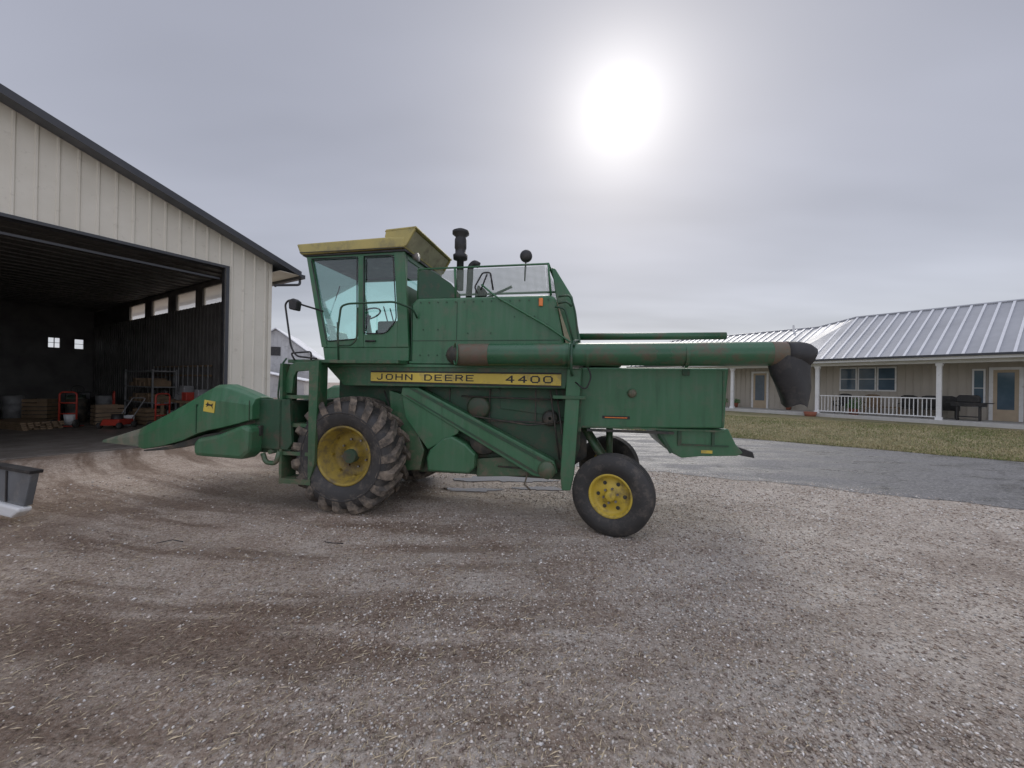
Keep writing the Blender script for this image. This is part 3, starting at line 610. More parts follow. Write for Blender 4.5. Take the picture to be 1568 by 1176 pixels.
tube('auger_end_disc',[(1.48,ay,az_),(1.50,ay,az_)],.12,DARK,P,24)
tube('auger_elbow',rnd([(1.50,ay,az_),(1.42,ay+.02,az_),(1.38,ay+.15,az_),(1.38,ay+.3,az_)],.08),.12,DARK,P,20)
tube('auger_elbow_ring',[(1.46-.035*math.cos(a),ay-.10+.04*math.cos(a),az_+.13*math.sin(a)) for a in np.linspace(0,2*pi,25)],.012,AUG,P,6)
tubes('auger_cradle',[rnd([(2.82,.34,1.78),(2.82,.05,1.80),(2.82,.0,1.9),(2.82,.01,2.12)],.05),[(2.88,.34,2.2),(2.84,.1,2.16),(2.84,.04,2.1)]],.016,GREENB,P,6)
rings=[]
for cx,cz,hx,hy in [(5.03,2.06,.20,.128),(5.04,1.93,.195,.13),(5.05,1.80,.175,.13),(5.08,1.68,.155,.12),(5.10,1.56,.125,.12),(5.10,1.49,.11,.115)]:
    rg=[]
    for k in range(20):
        a=2*pi*k/20; fl=1+.05*math.sin(5*a+cz*9)
        rg.append((cx+hx*math.cos(a)*fl,ay+hy*math.sin(a)*fl,cz+(.02*math.sin(3*a) if cz<1.55 else 0)))
    rings.append(rg)
V=[p for r_ in rings for p in r_]
F=[(i*20+k,i*20+(k+1)%20,(i+1)*20+(k+1)%20,(i+1)*20+k) for i in range(5) for k in range(20)]
mesh('rubber_spout',V,F,BLK,P,0,True)
tube('spout_cap',rnd([(5.0,ay,az_+.015),(5.14,ay,az_+.01),(5.235,ay,az_-.03)],.05),[.132]*6+[.115],BLK,P,24)
tube('far_side_tube',[(2.7,1.95,2.44),(5.0,1.95,2.44)],.055,AUG,P,16)
prism('straw_hood',[(2.92,1.88),(3.1,1.885),(4.58,1.89),(4.56,1.60),(4.545,1.20),(2.90,1.14)],.50,1.85,GREEN,P,.02)
boxes('hood_seams',[(2.94,4.54,.490,.4985,1.155,1.175),(4.515,4.53,.490,.4985,1.2,1.86)],GREEND,P)
box('hood_front_frame',2.89,2.93,.47,.50,1.1,1.88,GREEND,P,.004)
lathe('hood_knob',[(.0001,-.05),(.035,-.05),(.05,-.035),(.055,0)],GREEND,P,(3.52,.50,1.58),n=20)
box('hood_notch_plate',4.08,4.16,.485,.4985,1.80,1.875,GREENB,P,.003)
box('hood_decal',3.18,3.50,.4935,.498,1.27,1.305,LETT,P,0); box('hood_decal_text',3.21,3.47,.4905,.4932,1.28,1.29,ORANGE,P,0)
boxes('hood_lower_rail',[(3.0,4.0,.49,.52,1.11,1.14)],DARK,P)
prism('straw_spreader_chute',[(3.80,1.17),(4.60,1.19),(4.68,1.02),(4.76,.92),(4.70,.885),(4.30,.86),(4.10,.83),(3.96,.90),(3.84,1.05)],.55,1.8,GREEN,P,.012)
boxes('chute_detail',[(4.05,4.09,.53,.548,.98,1.17),(4.42,4.45,.53,.548,.98,1.18),(4.10,4.6,.532,.548,.985,1.0)],GREENB,P)
box('chute_decal',4.31,4.43,.543,.5485,.90,.935,YEL,P,0)
prism('chute_tail',[(4.66,1.0),(4.88,.93),(4.90,.86),(4.72,.89)],.6,1.75,BLK,P,.008)
prism('chute_braces',[(3.80,1.17),(3.84,1.16),(4.0,.9),(3.96,.88)],.51,.545,GREENB,P,.003)
def snout(name,yc,k,wmax,mat,tipmat,dx=0):
    st=[(-3.05,.70,.97,.10),(-2.93,.68,1.02,.12),(-2.55,.75,1.19,.18),(-2.2,.84,1.36,.22),(-1.92,.95,1.50,.25),(-1.74,1.0,1.59,.26),(-1.58,1.03,1.60,.26),(-1.30,1.10,1.52,.26),(-1.09,1.16,1.44,.26)]
    def ring(x,zb,zt,w):
        x+=dx; zt=zb+(zt-zb)*k; w=w*wmax/.26
        return [(x,yc-w,zb),(x,yc-w,zb+(zt-zb)*.62),(x,yc-w*.72,zb+(zt-zb)*.93),(x,yc-w*.3,zt),(x,yc+w*.3,zt),(x,yc+w*.72,zb+(zt-zb)*.93),(x,yc+w,zb+(zt-zb)*.62),(x,yc+w,zb)]
    V=[];F=[]
    for s_ in st: V+=ring(*s_)
    n=8
    for i in range(len(st)-1):
        for j in range(n): F.append((i*n+j,i*n+(j+1)%n,(i+1)*n+(j+1)%n,(i+1)*n+j))
    F.append(tuple(range(n))); F.append(tuple(range((len(st)-1)*n,len(st)*n)))
    mesh(name,V,F,mat,P,.01)
    q=[(-.015,.725),(-.015,.745),(-.01,.757),(-.005,.76),(.005,.76),(.01,.757),(.015,.745),(.015,.725)]
    V=ring(-3.04,.71,.965,.096)+[(-3.78+dx,yc+a_,b_) for a_,b_ in q]
    F=[(j,(j+1)%8,(j+1)%8+8,j+8) for j in range(8)]+[tuple(range(8)),tuple(range(8,16))]
    mesh(name+'_tip',V,F,tipmat,P,.003)
TIP=surf('worn_tip',(.08,.13,.08),(.18,.17,.13),6,.5,dirt=(.22,.18,.13),dirtamt=.6)
snout('header_snout_outer',.08,1.0,.20,GREEN,TIP,-.07)
for i,y in enumerate((.86,1.62)): snout('header_snout_inner_%d'%(i+1),y,.62,.2,GREEN,TIP)
snout('header_snout_far',2.38,1.0,.22,GREEN,TIP)
prism('snout_gap_shade',[(-2.95,.66),(-2.55,.70),(-1.95,.82),(-1.1,.95),(-1.1,1.08),(-1.95,.93),(-2.55,.745),(-2.95,.68)],-.05,.2,DARK,P,.006)  # dark strip added to stand in for the shaded gap under the snout
prism('header_end_shield',[(-1.95,.67),(-1.22,.66),(-1.13,.75),(-1.11,1.06),(-1.22,1.10),(-1.60,.96),(-1.90,.90),(-1.97,.83)],-.20,.06,GREEN,P,.05)
boxes('snout_seams',[(-1.20,-1.19,-.127,-.1205,1.14,1.40),(-2.02,-2.01,-.119,-.095,.96,1.33)],GREENB,P)
prism('header_frame_side',[(-1.25,1.42),(-.72,1.42),(-.68,.86),(-.74,.78),(-1.2,.78)],.0,.05,GREENB,P,.006)
prism('header_trough',[(-1.3,.72),(-.74,.72),(-.72,1.40),(-.80,1.40),(-.84,.86),(-1.3,.86)],.05,2.45,GREENB,P,.006)
tube('header_auger',[(-1.08,.1,1.08),(-1.08,2.4,1.08)],.12,GREENB,P,16)
tubes('header_frame_tubes',[[(-.78,.0,1.38),(-.78,2.45,1.38)],[(-1.0,.0,.74),(-1.0,2.45,.74)],rnd([(-1.1,.0,.72),(-1.05,.0,.60),(-.9,.0,.60),(-.85,.0,.76)],.05)],.03,GREEND,P)
boxes('row_units',[(-2.7,-1.3,y-.12,y+.12,.70,.86) for y in (.48,1.24,2.0)],DARK,P)
def rotpoly(cx,cz,pts,a): return [(cx+x*math.cos(a)-z*math.sin(a),cz+x*math.sin(a)+z*math.cos(a)) for x,z in pts]
prism('header_logo_label',rotpoly(-1.80,1.31,[(-.085,-.075),(.085,-.075),(.085,.075),(-.085,.075)],-.12),-.1265,-.1225,YEL,P,0)
prism('header_logo_deer',[(-1.85,1.30),(-1.81,1.32),(-1.77,1.315),(-1.74,1.28),(-1.75,1.31),(-1.74,1.35),(-1.77,1.335),(-1.81,1.345),(-1.82,1.37),(-1.835,1.345),(-1.86,1.335),(-1.835,1.325)],-.129,-.127,LETT,P,0)
prism('feeder_house',[(-.80,.75),(-.80,1.25),(.2,1.72),(.2,1.05)],.75,1.6,GREEND,P,.02)
tube('lift_cylinder',[(-.6,.7,.78),(.0,.7,.62)],.035,STEEL,P)
# ---------------------------------------------------------------- machine shed
th=math.radians(58.7)
BN=empty('machine_shed',(-8.25,11.2,0),th)
CREAM=surf('cream_steel_siding',(.74,.70,.60),(.68,.64,.54),1.2,.42,dirt=(.5,.46,.37),dirtamt=.1)
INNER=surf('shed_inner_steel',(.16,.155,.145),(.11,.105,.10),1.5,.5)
TRIM=surf('dark_trim',(.04,.044,.052),(.06,.062,.07),3,.4)
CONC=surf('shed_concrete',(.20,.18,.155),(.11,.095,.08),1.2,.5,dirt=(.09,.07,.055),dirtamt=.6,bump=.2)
ROOFM=surf('shed_roof_steel',(.10,.11,.13),(.08,.09,.1),2,.4)
tc0,tl=1.24,-14.2; ridge=-6.5; sl=.351
def rz_(t): return 5.30+sl*((1.24-t) if t>ridge else (1.24-ridge)-(ridge-t))
L_=18.
prism('gable_wall_header',[(tl,4.9),(-9.0,4.9),(0,4.9),(tc0,4.9),(tc0,rz_(tc0)),(ridge,rz_(ridge)),(tl,rz_(tl))],0,.12,CREAM,BN,0)
boxes('gable_wall_side',[(0,tc0,0,.12,0,4.9),(tl,-9.0,0,.12,0,4.9)],CREAM,BN)
V=[];F=[];t=tc0-.16
while t>tl:
    z0=4.93 if (-9.05<t<.10) else .02
    o=len(V); zt=rz_(t)-.02
    V+=[(t-.035,-.001,z0),(t-.015,-.026,z0),(t+.015,-.026,z0),(t+.035,-.001,z0),(t-.035,-.001,zt),(t-.015,-.026,zt),(t+.015,-.026,zt),(t+.035,-.001,zt)]
    F+=[(o,o+1,o+5,o+4),(o+1,o+2,o+6,o+5),(o+2,o+3,o+7,o+6),(o,o+3,o+2,o+1)]; t-=.305
mesh('siding_ribs',V,F,CREAM,BN)
boxes('door_trim',[(-9.06,.09,-.035,-.027,4.86,4.93),(.0,.09,-.035,-.027,0,4.86),(-9.08,-9.0,-.035,-.027,0,4.86)],TRIM,BN)
boxes('door_jamb_weather',[(-.03,-.002,-.01,.14,0,4.88)],BLK,BN)
boxes('corner_trim',[(tc0-.08,tc0+.02,-.035,-.027,0,rz_(tc0)),(tc0+.001,tc0+.02,-.026,.12,0,5.25)],CREAM,BN)
def slope(t0,z0,t1,z1,name,mat,yo=-.5,th_=.08):
    V=[(t0,yo,z0),(t1,yo,z1),(t1,L_+.5,z1),(t0,L_+.5,z0),(t0,yo,z0+th_),(t1,yo,z1+th_),(t1,L_+.5,z1+th_),(t0,L_+.5,z0+th_)]
    mesh(name,V,[(0,3,2,1),(4,5,6,7),(0,1,5,4),(1,2,6,5),(2,3,7,6),(3,0,4,7)],mat,BN)
te=1.91; ze=rz_(1.24)-sl*.67
slope(te,ze,ridge,rz_(ridge),'roof_slope_near',ROOFM); tr=2*ridge-te
slope(tr,ze,ridge,rz_(ridge),'roof_slope_far',ROOFM)
def fascia(t0,z0,t1,z1,name):
    V=[(t0,-.53,z0-.06),(t1,-.53,z1-.06),(t1,-.53,z1+.11),(t0,-.53,z0+.11),(t0,-.503,z0-.06),(t1,-.503,z1-.06),(t1,-.503,z1+.11),(t0,-.503,z0+.11)]
    mesh(name,V,[(0,1,2,3),(7,6,5,4),(0,4,5,1),(1,5,6,2),(2,6,7,3),(3,7,4,0)],TRIM,BN)
fascia(te,ze,ridge,rz_(ridge),'rake_fascia'); fascia(tr,ze,ridge,rz_(ridge),'rake_fascia_far')
boxes('eave_gutter',[(te,te+.12,-.53,L_+.5,ze-.10,ze+.02)],TRIM,BN)
tubes('downspout',[rnd([(te+.05,-.35,ze-.08),(te+.05,-.35,ze-.28),(tc0+.10,-.10,ze-.40),(tc0+.10,-.05,ze-.42)],.08)],.04,TRIM,BN)
boxes('soffit',[(tc0+.02,te-.02,-.48,L_,ze-.015,ze-.005)],CREAM,BN)
win=[(2.97,4.5),(5.1,6.9),(7.7,9.5),(10.3,12.3)]
zl,zh=4.40,5.05
def sw(t0,t1,mat,name):
    Ls=[(t0,t1,.13,L_,0,zl),(t0,t1,.13,L_,zh,5.24)]
    e=.13
    for a,b in win+[(L_,L_)]:
        Ls.append((t0,t1,e,a,zl,zh)); e=b
    boxes(name,Ls,mat,BN)
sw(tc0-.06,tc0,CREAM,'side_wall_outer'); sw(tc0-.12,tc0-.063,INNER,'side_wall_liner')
for i,(a,b) in enumerate(win): pane('window_panel_%d'%i,[(tc0-.03,a,zl),(tc0-.03,b,zl),(tc0-.03,b,zh),(tc0-.03,a,zh)],SKYL,BN)
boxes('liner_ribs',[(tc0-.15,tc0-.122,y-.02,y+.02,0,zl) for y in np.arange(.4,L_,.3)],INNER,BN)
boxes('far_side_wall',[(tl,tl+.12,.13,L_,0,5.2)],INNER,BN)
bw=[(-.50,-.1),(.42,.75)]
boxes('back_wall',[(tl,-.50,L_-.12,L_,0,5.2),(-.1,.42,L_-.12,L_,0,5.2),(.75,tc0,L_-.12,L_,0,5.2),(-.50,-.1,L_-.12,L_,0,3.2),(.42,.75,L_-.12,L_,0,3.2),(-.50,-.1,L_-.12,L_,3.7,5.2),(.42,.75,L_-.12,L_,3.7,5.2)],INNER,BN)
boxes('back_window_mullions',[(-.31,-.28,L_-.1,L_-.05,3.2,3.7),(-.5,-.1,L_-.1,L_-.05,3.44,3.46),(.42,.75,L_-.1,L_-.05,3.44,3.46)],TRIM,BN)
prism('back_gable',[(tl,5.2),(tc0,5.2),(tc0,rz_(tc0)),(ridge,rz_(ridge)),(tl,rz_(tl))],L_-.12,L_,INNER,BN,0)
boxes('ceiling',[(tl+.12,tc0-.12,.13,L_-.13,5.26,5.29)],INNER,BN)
boxes('ceiling_ribs',[(tl+.2,tc0-.2,y,y+.04,5.22,5.255) for y in np.arange(.6,L_,.6)],INNER,BN)
boxes('door_track',[(-9,-.05,.2,.26,4.86,4.92),(-9,-.05,.2,.23,4.55,4.60)],TRIM,BN)
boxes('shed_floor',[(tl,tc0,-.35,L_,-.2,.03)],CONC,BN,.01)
GRY=surf('grey_tools',(.20,.20,.20),(.34,.34,.34),4,.5); RED=surf('red_paint',(.45,.05,.03),(.33,.04,.025),4,.45); WOOD=surf('bench_wood',(.25,.17,.10),(.17,.12,.075),4,.6)
def inshed(t,s): return Vector((-8.25+.5195*t-.8545*s,11.2+.8545*t+.5195*s,0.03))
WB=empty('workbench',inshed(.55,3.2),th)
boxes('bench_top',[(-.5,.4,-1.6,1.8,.85,.92)],WOOD,WB); boxes('bench_legs',[(x,x+.08,y,y+.08,0,.85) for x in (-.45,.3) for y in (-1.5,0,1.65)],WOOD,WB)
boxes('bench_tools',[(-.3,.1,-1.4,-1.0,.92,1.15),(-.2,.2,-.6,-.3,.92,1.3),(-.3,0,.3,.9,.92,1.1),(0,.3,1.1,1.5,.92,1.4)],GRY,WB,.02)
boxes('bench_underside_boxes',[(-.4,.2,-1.2,-.6,0,.5),(-.4,.2,-.3,.3,0,.4),(-.4,.1,.6,1.3,0,.55)],GRY,WB,.02)
boxes('red_toolbox',[(-.35,.05,-.1,.25,.92,1.2)],RED,WB,.02)
WR=empty('wall_tool_rack',inshed(1.0,5.2),th)
boxes('rack_rails',[(0,.04,-1.8,3.5,z,z+.06) for z in (1.75,2.1)],WOOD,WR)
tubes('hanging_tools',[[(-.04,y,1.1-.2*(i%3)),(-.04,y,2.15)] for i,y in enumerate(np.arange(-1.7,3.5,.42))],.018,GRY,WR,6)
boxes('tool_heads',[(-.08,0,y-.12,y+.12,.95-.2*(i%3),1.15-.2*(i%3)) for i,y in enumerate(np.arange(-1.7,3.5,.42))],GRY,WR,.01)
SH=empty('storage_shelf',inshed(.6,7.6),th)
boxes('shelves',[(-.4,.35,-1.5,1.5,z,z+.04) for z in (.1,.7,1.3,1.9)],GRY,SH); boxes('posts',[(x,x+.05,y,y+.05,0,2.0) for x in (-.4,.3) for y in (-1.5,1.45)],GRY,SH)
boxes('stored_boxes',[(-.35,.2,-1.4+i*.45,-1.1+i*.45,z,z+.15+.25*((i*7+int(z*10))%3)/3) for i in range(6) for z in (.14,.74,1.34)],WOOD,SH,.01)
for i,(t,s) in enumerate(((-.3,3.4),(-.6,7.0),(-1.9,6.0))):
    HT=empty('hand_truck',inshed(t,s),th+.4+i)
    tubes('frame',[rnd([(-.22,0,.1),(-.22,0,1.15),(.22,0,1.15),(.22,0,.1)],.12),[(-.22,0,.45),(.22,0,.45)],[(-.22,0,.8),(.22,0,.8)]],.025,RED,HT)
    boxes('toe_plate',[(-.24,.24,-.3,0,.03,.05)],RED,HT)
    for j,x in enumerate((-.28,.28)): lathe('wheel_%d'%j,[(.0001,-.03),(.13,-.03),(.14,0),(.13,.03),(.0001,.03)],RUB,HT,(x,.1,.14),axis='X',n=20)
MW=empty('lawn_mower',inshed(-1.0,4.9),th+.7)
prism('mower_deck',[(-.35,.1),(.35,.1),(.33,.28),(-.25,.3)],-.25,.25,RED,MW,.03); lathe('engine',[(.0001,.45),(.14,.45),(.16,.3),(.16,.25)],BLK,MW,(0,0,0),axis='Z',n=16)
tubes('handle',[rnd([(.3,-.2,.25),(.9,-.2,.95),(.9,.2,.95),(.3,.2,.25)],.06)],.014,GRY,MW)
for j,(x,y) in enumerate(((-.3,-.28),(.3,-.28),(-.3,.28),(.3,.28))): lathe('wheel_%d'%j,[(.0001,-.03),(.1,-.03),(.1,.03),(.0001,.03)],RUB,MW,(x,y,.1),n=18)
GT=empty('garden_tractor',inshed(-.9,10.2),th+1.3)
prism('hood',[(-.9,.45),(-.15,.45),(-.15,.95),(-.85,.88)],-.25,.25,GREENB,GT,.04); prism('fender_seat',[(-.1,.4),(.7,.4),(.75,.7),(.45,.72),(.42,1.05),(.32,1.05),(.3,.72),(-.05,.5)],-.35,.35,BLK,GT,.03)
tube('steer',[(-.15,0,.9),(.02,0,1.15)],.02,BLK,GT); tube('steer_wheel',[(.02+.05*math.cos(a),.18*math.sin(a),1.15+.15*math.cos(a)) for a in np.linspace(0,2*pi,20)],.012,BLK,GT,6)
for j,(x,y,r_) in enumerate(((-.65,-.38,.2),(-.65,.38,.2),(.45,-.42,.3),(.45,.42,.3))): lathe('wheel_%d'%j,[(.0001,-.06),(r_*.5,-.06),(r_*.55,-.09),(r_,-.07),(r_,.07),(r_*.55,.09),(.0001,.06)],RUB,GT,(x,y,r_),n=24)
ST=empty('stacked_tyres',inshed(.2,12.2),0)
for j in range(4): lathe('tyre_%d'%j,[(.2,0),(.3,-.01),(.36,.04),(.36,.14),(.3,.19),(.2,.18),(.18,.09),(.2,0)],RUB,ST,(.02*j,0,j*.2),axis='Z',n=28)
LP=empty('lumber_pile',inshed(-2.6,7.0),th+.2)
boxes('boards',[(-.5+.13*i,-.39+.13*i,-1.2+.05*((i*3+k)%4),1.2,.0+.06*k,.05+.06*k) for i in range(7) for k in range(4)],WOOD,LP,.004)
EL=empty('floor_fan',inshed(-3.6,12),th)
lathe('fan_ring',[(.75,-.1),(.8,0),(.75,.1)],GRY,EL,(0,0,2.9),n=32)
boxes('fan_blades',[(-.7,.7,-.02,.02,2.84,2.96)],GRY,EL); boxes('fan_blades_b',[(-.06,.06,-.015,.015,2.2,3.6)],GRY,EL); boxes('fan_stand',[(-.05,.05,.03,.08,0,2.2),(-.5,.5,-.3,.3,0,.06)],GRY,EL)
for i,(t,s,h_) in enumerate(((-.9,6.4,.6),(-1.3,8.2,.85),(.1,1.5,.45),(-2.4,11,.9),(-3.6,9.5,1.0),(-5.2,13.5,.9),(.0,5.6,.5),(-.2,9.8,.9),(-2.0,9.0,.8),(-3.4,7.4,.85))):
    D=empty('oil_drum' if i%2 else 'storage_crate',inshed(t,s),th+.3*i)
    if i%2: lathe('drum',[(.0001,0),(.27,0),(.28,.02),(.27,h_*.33),(.28,h_*.35),(.27,h_*.37),(.27,h_*.66),(.28,h_*.68),(.27,h_*.7),(.28,h_),(.0001,h_)],DARK if i%4==1 else GRY,D,(0,0,0),axis='Z',n=24)
    else:
        zs=np.arange(.02,h_,.14)
        boxes('slats',[(-.35,.35,-.3,-.28,z,z+.11) for z in zs]+[(-.35,.35,.28,.3,z,z+.11) for z in zs]+[(-.35,-.33,-.28,.28,z,z+.11) for z in zs]+[(.33,.35,-.28,.28,z,z+.11) for z in zs],WOOD,D)
        boxes('crate_fill',[(-.3,.3,-.25,.25,.02,h_*.8)],DARK,D,.03)
for i,(t,s) in enumerate(((-.35,2.3),(-.6,5.4),(-1.6,7.4))):
    BK=empty('white_bucket',inshed(t,s),0); lathe('pail',[(.0001,0),(.13,0),(.155,.36),(.145,.36),(.12,.02)],WHT,BK,(0,0,0),axis='Z',n=24)
# ---------------------------------------------------------------- house
hr=math.atan2(-.835,.55)
HS=empty('ranch_house',(18.97,17.4,0),hr)
SID=surf('tan_siding',(.50,.455,.39),(.45,.41,.35),1,.6); HROOF=surf('metal_roof',(.40,.41,.43),(.32,.33,.35),.6,.38,metal=.2); SEAM=surf('roof_seam_light',(.75,.76,.78),(.65,.66,.68),2,.35,metal=.2)
SOF=surf('soffit_white',(.7,.7,.68),(.62,.62,.6),2,.6)
z0h=.25; fl=.45; ez=3.12; T0,T1=-17,9
def slopeH(t0,t1,ya,yb,za,zb0,zb1,name):
    V=[(t0,ya,za),(t1,ya,za),(t1,yb,zb1),(t0,yb,zb0)]; V+=[(x,y,z-.06) for x,y,z in V]
    mesh(name,V,[(0,1,2,3),(7,6,5,4),(0,4,5,1),(1,5,6,2),(2,6,7,3),(3,7,4,0)],HROOF,HS)
segs=[(T0,-6.2,5.72,5.72),(-6.2,-4.3,5.72,6.1),(-4.3,T1,6.1,6.1)]
V=[];F=[]
for i,(a,b,za,zb) in enumerate(segs):
    slopeH(a,b,-.5,5.0,ez+.16,za,zb,'roof_front_%d'%i); slopeH(a,b,10.5,5.0,ez+.16,za,zb,'roof_back_%d'%i)
t=T0+.2
while t<T1:
    zr=np.interp(t,[-6.2,-4.3],[5.72,6.1]); o=len(V)
    for e in (-.045,.045):
        V+=[(t+e,-.5,ez+.162),(t+e,4.98,zr+.002),(t+e,4.98,zr+.045),(t+e,-.5,ez+.205)]
    F+=[(o,o+1,o+2,o+3),(o+4,o+7,o+6,o+5),(o+3,o+2,o+6,o+7),(o,o+3,o+7,o+4)]; t+=.45
mesh('roof_seams',V,F,SEAM,HS)
tube('ridge_cap',[(T0,5,5.75),(-6.2,5,5.75),(-4.3,5,6.13),(T1,5,6.13)],.06,HROOF,HS)
boxes('eave_fascia',[(T0,T1,-.53,-.503,ez-.02,ez+.19)],SOF,HS); boxes('porch_ceiling',[(T0,T1,-.5,2.4,ez-.01,ez+.02)],SOF,HS)
boxes('gutter',[(T0,T1,-.62,-.532,ez+.10,ez+.19)],TRIM,HS)
boxes('porch_beam',[(T0,T1,-.08,.08,ez-.16,ez-.012)],SOF,HS)
boxes('front_wall',[(T0+.3,T1,2.4,2.6,z0h,ez+.1)],SID,HS)
boxes('rear_and_end_walls',[(T0+.3,T1,9.8,10,z0h,ez+.1),(T0+.3,T0+.5,2.6,9.8,z0h,ez+.1),(T1-.2,T1,2.6,9.8,z0h,ez+.1)],SID,HS)
V=[(T0+.31,-.3,ez+.1),(T0+.31,10.3,ez+.1),(T0+.31,5,5.6)]; mesh('gable_end',V,[(0,1,2)],SID,HS)
boxes('siding_battens',[(x,x+.03,2.375,2.399,fl,ez-.02) for x in np.arange(T0+.4,T1,.3)],SID,HS)
CON2=surf('porch_concrete',(.55,.54,.51),(.46,.45,.42),2,.7)
boxes('porch_slab',[(T0+.3,T1,-.35,2.4,0.0,fl)],CON2,HS,.01)
for t in (-13.5,-9,-4.5,0,4.5): boxes('porch_post',[(t-.08,t+.08,-.08,.08,fl,ez-.16),(t-.11,t+.11,-.11,.11,fl,fl+.12),(t-.11,t+.11,-.11,.11,ez-.28,ez-.162)],WHT,HS)
rl=[(-4.4,-.1,-.03,.03,fl+.92,fl+.97),(-4.4,-.1,-.03,.03,fl+.1,fl+.15)]+[(x-.014,x+.014,-.014,.014,fl+.15,fl+.92) for x in np.arange(-4.3,-.1,.14)]
boxes('porch_railing',rl,WHT,HS)
def window(t0,t1,z0,z1,name,yy=2.4):
    boxes(name+'_frame',[(t0-.06,t1+.06,yy-.05,yy-.028,z1,z1+.08),(t0-.06,t1+.06,yy-.07,yy-.028,z0-.08,z0),(t0-.06,t0,yy-.05,yy-.028,z0,z1),(t1,t1+.06,yy-.05,yy-.028,z0,z1)],WHT,HS)
    boxes(name+'_glass',[(t0,t1,yy-.034,yy-.028,z0,z1)],WGLASS,HS)
    boxes(name+'_sash',[(t0,t1,yy-.045,yy-.0345,(z0+z1)/2-.015,(z0+z1)/2+.015)],WHT,HS)
window(-4.2,-3.55,1.75,2.9,'window_a'); window(-3.40,-2.75,1.75,2.9,'window_b'); window(-2.60,-1.96,1.75,2.9,'window_c')
window(.72,1.0,1.1,2.7,'sidelight'); window(-12.6,-11.4,1.6,2.8,'window_d'); window(4.5,6,1.6,2.8,'window_e')
for nm,a,b in (('front_door',1.28,2.0),('side_door',-8.85,-8.05)):
    boxes(nm+'_frame',[(a-.12,a,2.34,2.372,fl,2.72),(b,b+.12,2.34,2.372,fl,2.72),(a-.12,b+.12,2.34,2.372,2.72,2.84)],WHT,HS)
    boxes(nm,[(a,b,2.355,2.37,fl,2.72)],surf(nm+'_wood',(.5,.4,.28),(.44,.35,.25),3,.5),HS); boxes(nm+'_glass',[(a+.12,b-.12,2.348,2.354,fl+.5,2.6)],WGLASS,HS)
boxes('roof_vent',[(-7.5,-7.4,4.6,4.7,5.6,6.0)],WHT,HS)
def hpos(t,y,z=fl): 
    c,s=math.cos(hr),math.sin(hr); return (18.97+c*t-s*y,17.4+s*t+c*y,z)
def chair(t,y,rot,mat):
    e=empty('porch_chair',hpos(t,y),hr+rot)
    boxes('seat',[(-.28,.28,-.25,.28,.38,.44)],mat,e,.01); prism('backrest',[(-.28,.44),(.28,.44),(.30,1.0),(.15,1.06),(-.15,1.06),(-.30,1.0)],.26,.31,mat,e,.01)
    boxes('legs',[(x,x+.05,y_,y_+.05,0,.38) for x in (-.28,.23) for y_ in (-.25,.23)]+[(-.33,-.27,-.25,.28,.62,.66),(.27,.33,-.25,.28,.62,.66),(-.32,-.28,-.25,-.2,.38,.62),(.28,.32,-.25,-.2,.38,.62)],mat,e)
chair(-1.35,1.7,0,BLK); chair(-.55,1.7,.2,BLK); chair(-3.9,1.6,-.2,BLK); chair(-2.7,1.7,.1,WOOD); chair(.05,1.6,.3,BLK)
BT=empty('porch_bench',hpos(-1.95,1.5),hr); boxes('seat',[(-.45,.45,-.2,.2,.4,.45)],WOOD,BT); boxes('legs',[(-.42,-.36,-.18,.18,0,.4),(.36,.42,-.18,.18,0,.4)],WOOD,BT)
GR=empty('barbecue_grill',hpos(.75,.9),hr)
boxes('cart',[(-.5,.5,-.25,.25,.62,.80),(-.35,-.3,-.22,.22,0,.62),(.3,.35,-.22,.22,0,.62),(-.35,.35,-.2,.2,.15,.19)],BLK,GR,.01)
prism('lid',[(-.34,.80),(.34,.80),(.34,1.0),(.26,1.12),(-.26,1.12),(-.34,1.0)],-.25,.25,BLK,GR,.04)
boxes('side_shelf',[(-.7,-.5,-.2,.2,.76,.80),(.5,.7,-.2,.2,.76,.80)],BLK,GR)
LEAF=surf('leaf_green',(.05,.14,.04),(.10,.24,.06),8,.6); CLAY=surf('clay_pot',(.3,.1,.06),(.25,.09,.05),4,.7)
def plant(t,y,h,s,zz0=fl):
    e=empty('potted_plant',hpos(t,y,zz0),hr); lathe('pot',[(.0001,0),(.12,0),(.17,.28),(.18,.3),(.15,.3),(.14,.25),(.0001,.25)],CLAY,e,(0,0,0),axis='Z',n=20)
    R=random.Random(s); V=[];F=[]
    for i in range(260):
        a=R.random()*6.28; q=R.random()**.6*.28; zz=.3+R.random()*h*(1-q*1.4); p=Vector((q*math.cos(a),q*math.sin(a),zz)); d=Vector((R.gauss(0,1),R.gauss(0,1),R.gauss(.3,1))).normalized()*.07; u=d.orthogonal().normalized()*.02; o=len(V)
        V+=[p-u,p+d,p+u]; F.append((o,o+1,o+2))
    mesh('foliage',V,F,LEAF,e)
plant(-3.0,.35,.7,1); plant(-3.2,.6,.35,2); plant(-6.6,1.9,.5,3); plant(-9.6,1.6,.3,4); plant(-10.2,1.2,.4,6)
for i,(t,y) in enumerate(((-9.9,-.7),(-4.6,-.6))):
    TB=empty('garden_tub',hpos(t,y,.22),hr); lathe('tub',[(.0001,0),(.22,0),(.3,.3),(.28,.3),(.25,.2),(.0001,.2)],BLK if i==0 else CLAY,TB,(0,0,0),axis='Z',n=20)
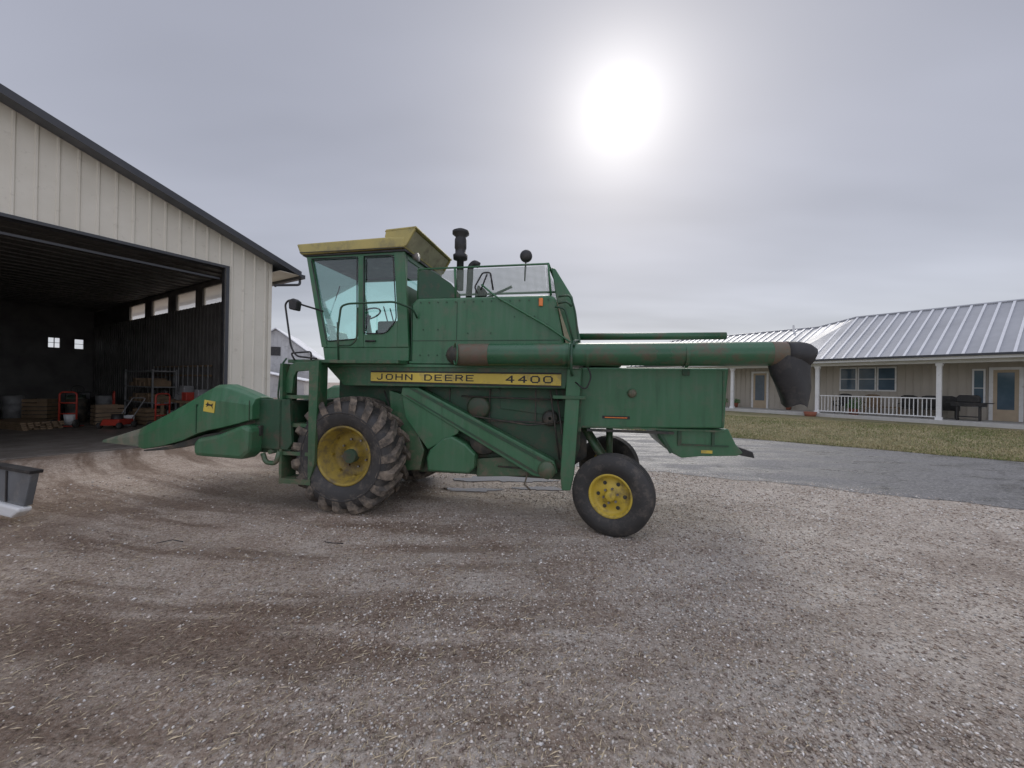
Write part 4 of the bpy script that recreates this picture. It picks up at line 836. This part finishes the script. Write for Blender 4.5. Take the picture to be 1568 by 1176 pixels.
# ---------------------------------------------------------------- distant barn
DB=empty('distant_barn',(-27.2,45,0),math.radians(18))
GW=surf('weathered_white_boards',(.5,.5,.5),(.4,.4,.4),.8,.8,dirt=(.25,.25,.25),dirtamt=.4,dscale=1); SNOW=surf('snow_dusted_roof',(.85,.87,.9),(.6,.61,.64),.8,.6)
prism('barn_body',[(-4,0),(4,0),(4,4.6),(0,7.6),(-4,4.6)],0,12,GW,DB,0)
boxes('boards',[(x,x+.05,-.03,-.001,0,4.6+max(0,(4-abs(x))*.75)-.05) for x in np.arange(-3.9,4,.4)],GW,DB)
for s_ in (-1,1):
    V=[(s_*4.3,-.4,4.42),(0,-.4,7.68),(0,12.4,7.68),(s_*4.3,12.4,4.42)]; V+=[(x,y,z+.12) for x,y,z in V]
    mesh('barn_roof_%d'%(s_+1),V,[(0,1,2,3),(7,6,5,4),(0,4,5,1),(1,5,6,2),(2,6,7,3),(3,7,4,0)],SNOW,DB)
boxes('barn_window',[(-.5,.5,-.06,-.035,4.6,5.6)],BLK,DB)
LT=empty('lean_to_shed',(-23.5,38,0),math.radians(18))
prism('shed_body',[(-3,0),(3,0),(3,1.7),(-3,2.9)],0,6,GW,LT,0)
V=[(-3.2,-.3,2.98),(3.2,-.3,1.7),(3.2,6.3,1.7),(-3.2,6.3,2.98)]; V+=[(x,y,z+.1) for x,y,z in V]
mesh('shed_roof',V,[(0,1,2,3),(7,6,5,4),(0,4,5,1),(1,5,6,2),(2,6,7,3),(3,7,4,0)],SNOW,LT)
# ---------------------------------------------------------------- trailer edge on the left
TR=empty('utility_trailer',(-5.50,4.5,0),math.radians(-20))
GP=surf('grey_panel',(.11,.12,.13),(.17,.18,.19),3,.4,dirt=(.24,.23,.21),dirtamt=.3)
prism('ramp_gate',[(-1.6,.18),(.0,.18),(.14,.56),(-1.6,.56)],-.05,.02,GP,TR,.01)
prism('gate_frame',[(-1.6,.56),(.16,.56),(.17,.60),(-1.6,.60)],-.07,.04,BLK,TR,.006)
prism('lower_skid',[(-1.6,.02),(-.15,.04),(.0,.12),(.0,.17),(-1.6,.17)],-.10,.02,WHT,TR,.02)
boxes('gate_ribs',[(x,x+.03,-.062,-.051,.19,.55) for x in (-1.2,-.8,-.4)],BLK,TR)
boxes('trailer_frame',[(-2.6,-1.6,-.06,.02,.20,.28),(-4.6,-2.6,-.9,.0,.30,.36)],BLK,TR,.01)
for j,y in enumerate((-1.05,.12)): lathe('wheel_%d'%j,[(.0001,-.08),(.15,-.08),(.26,-.07),(.28,0),(.26,.07),(.0001,.07)],RUB,TR,(-3.9,y,.28),n=28)
print('done')
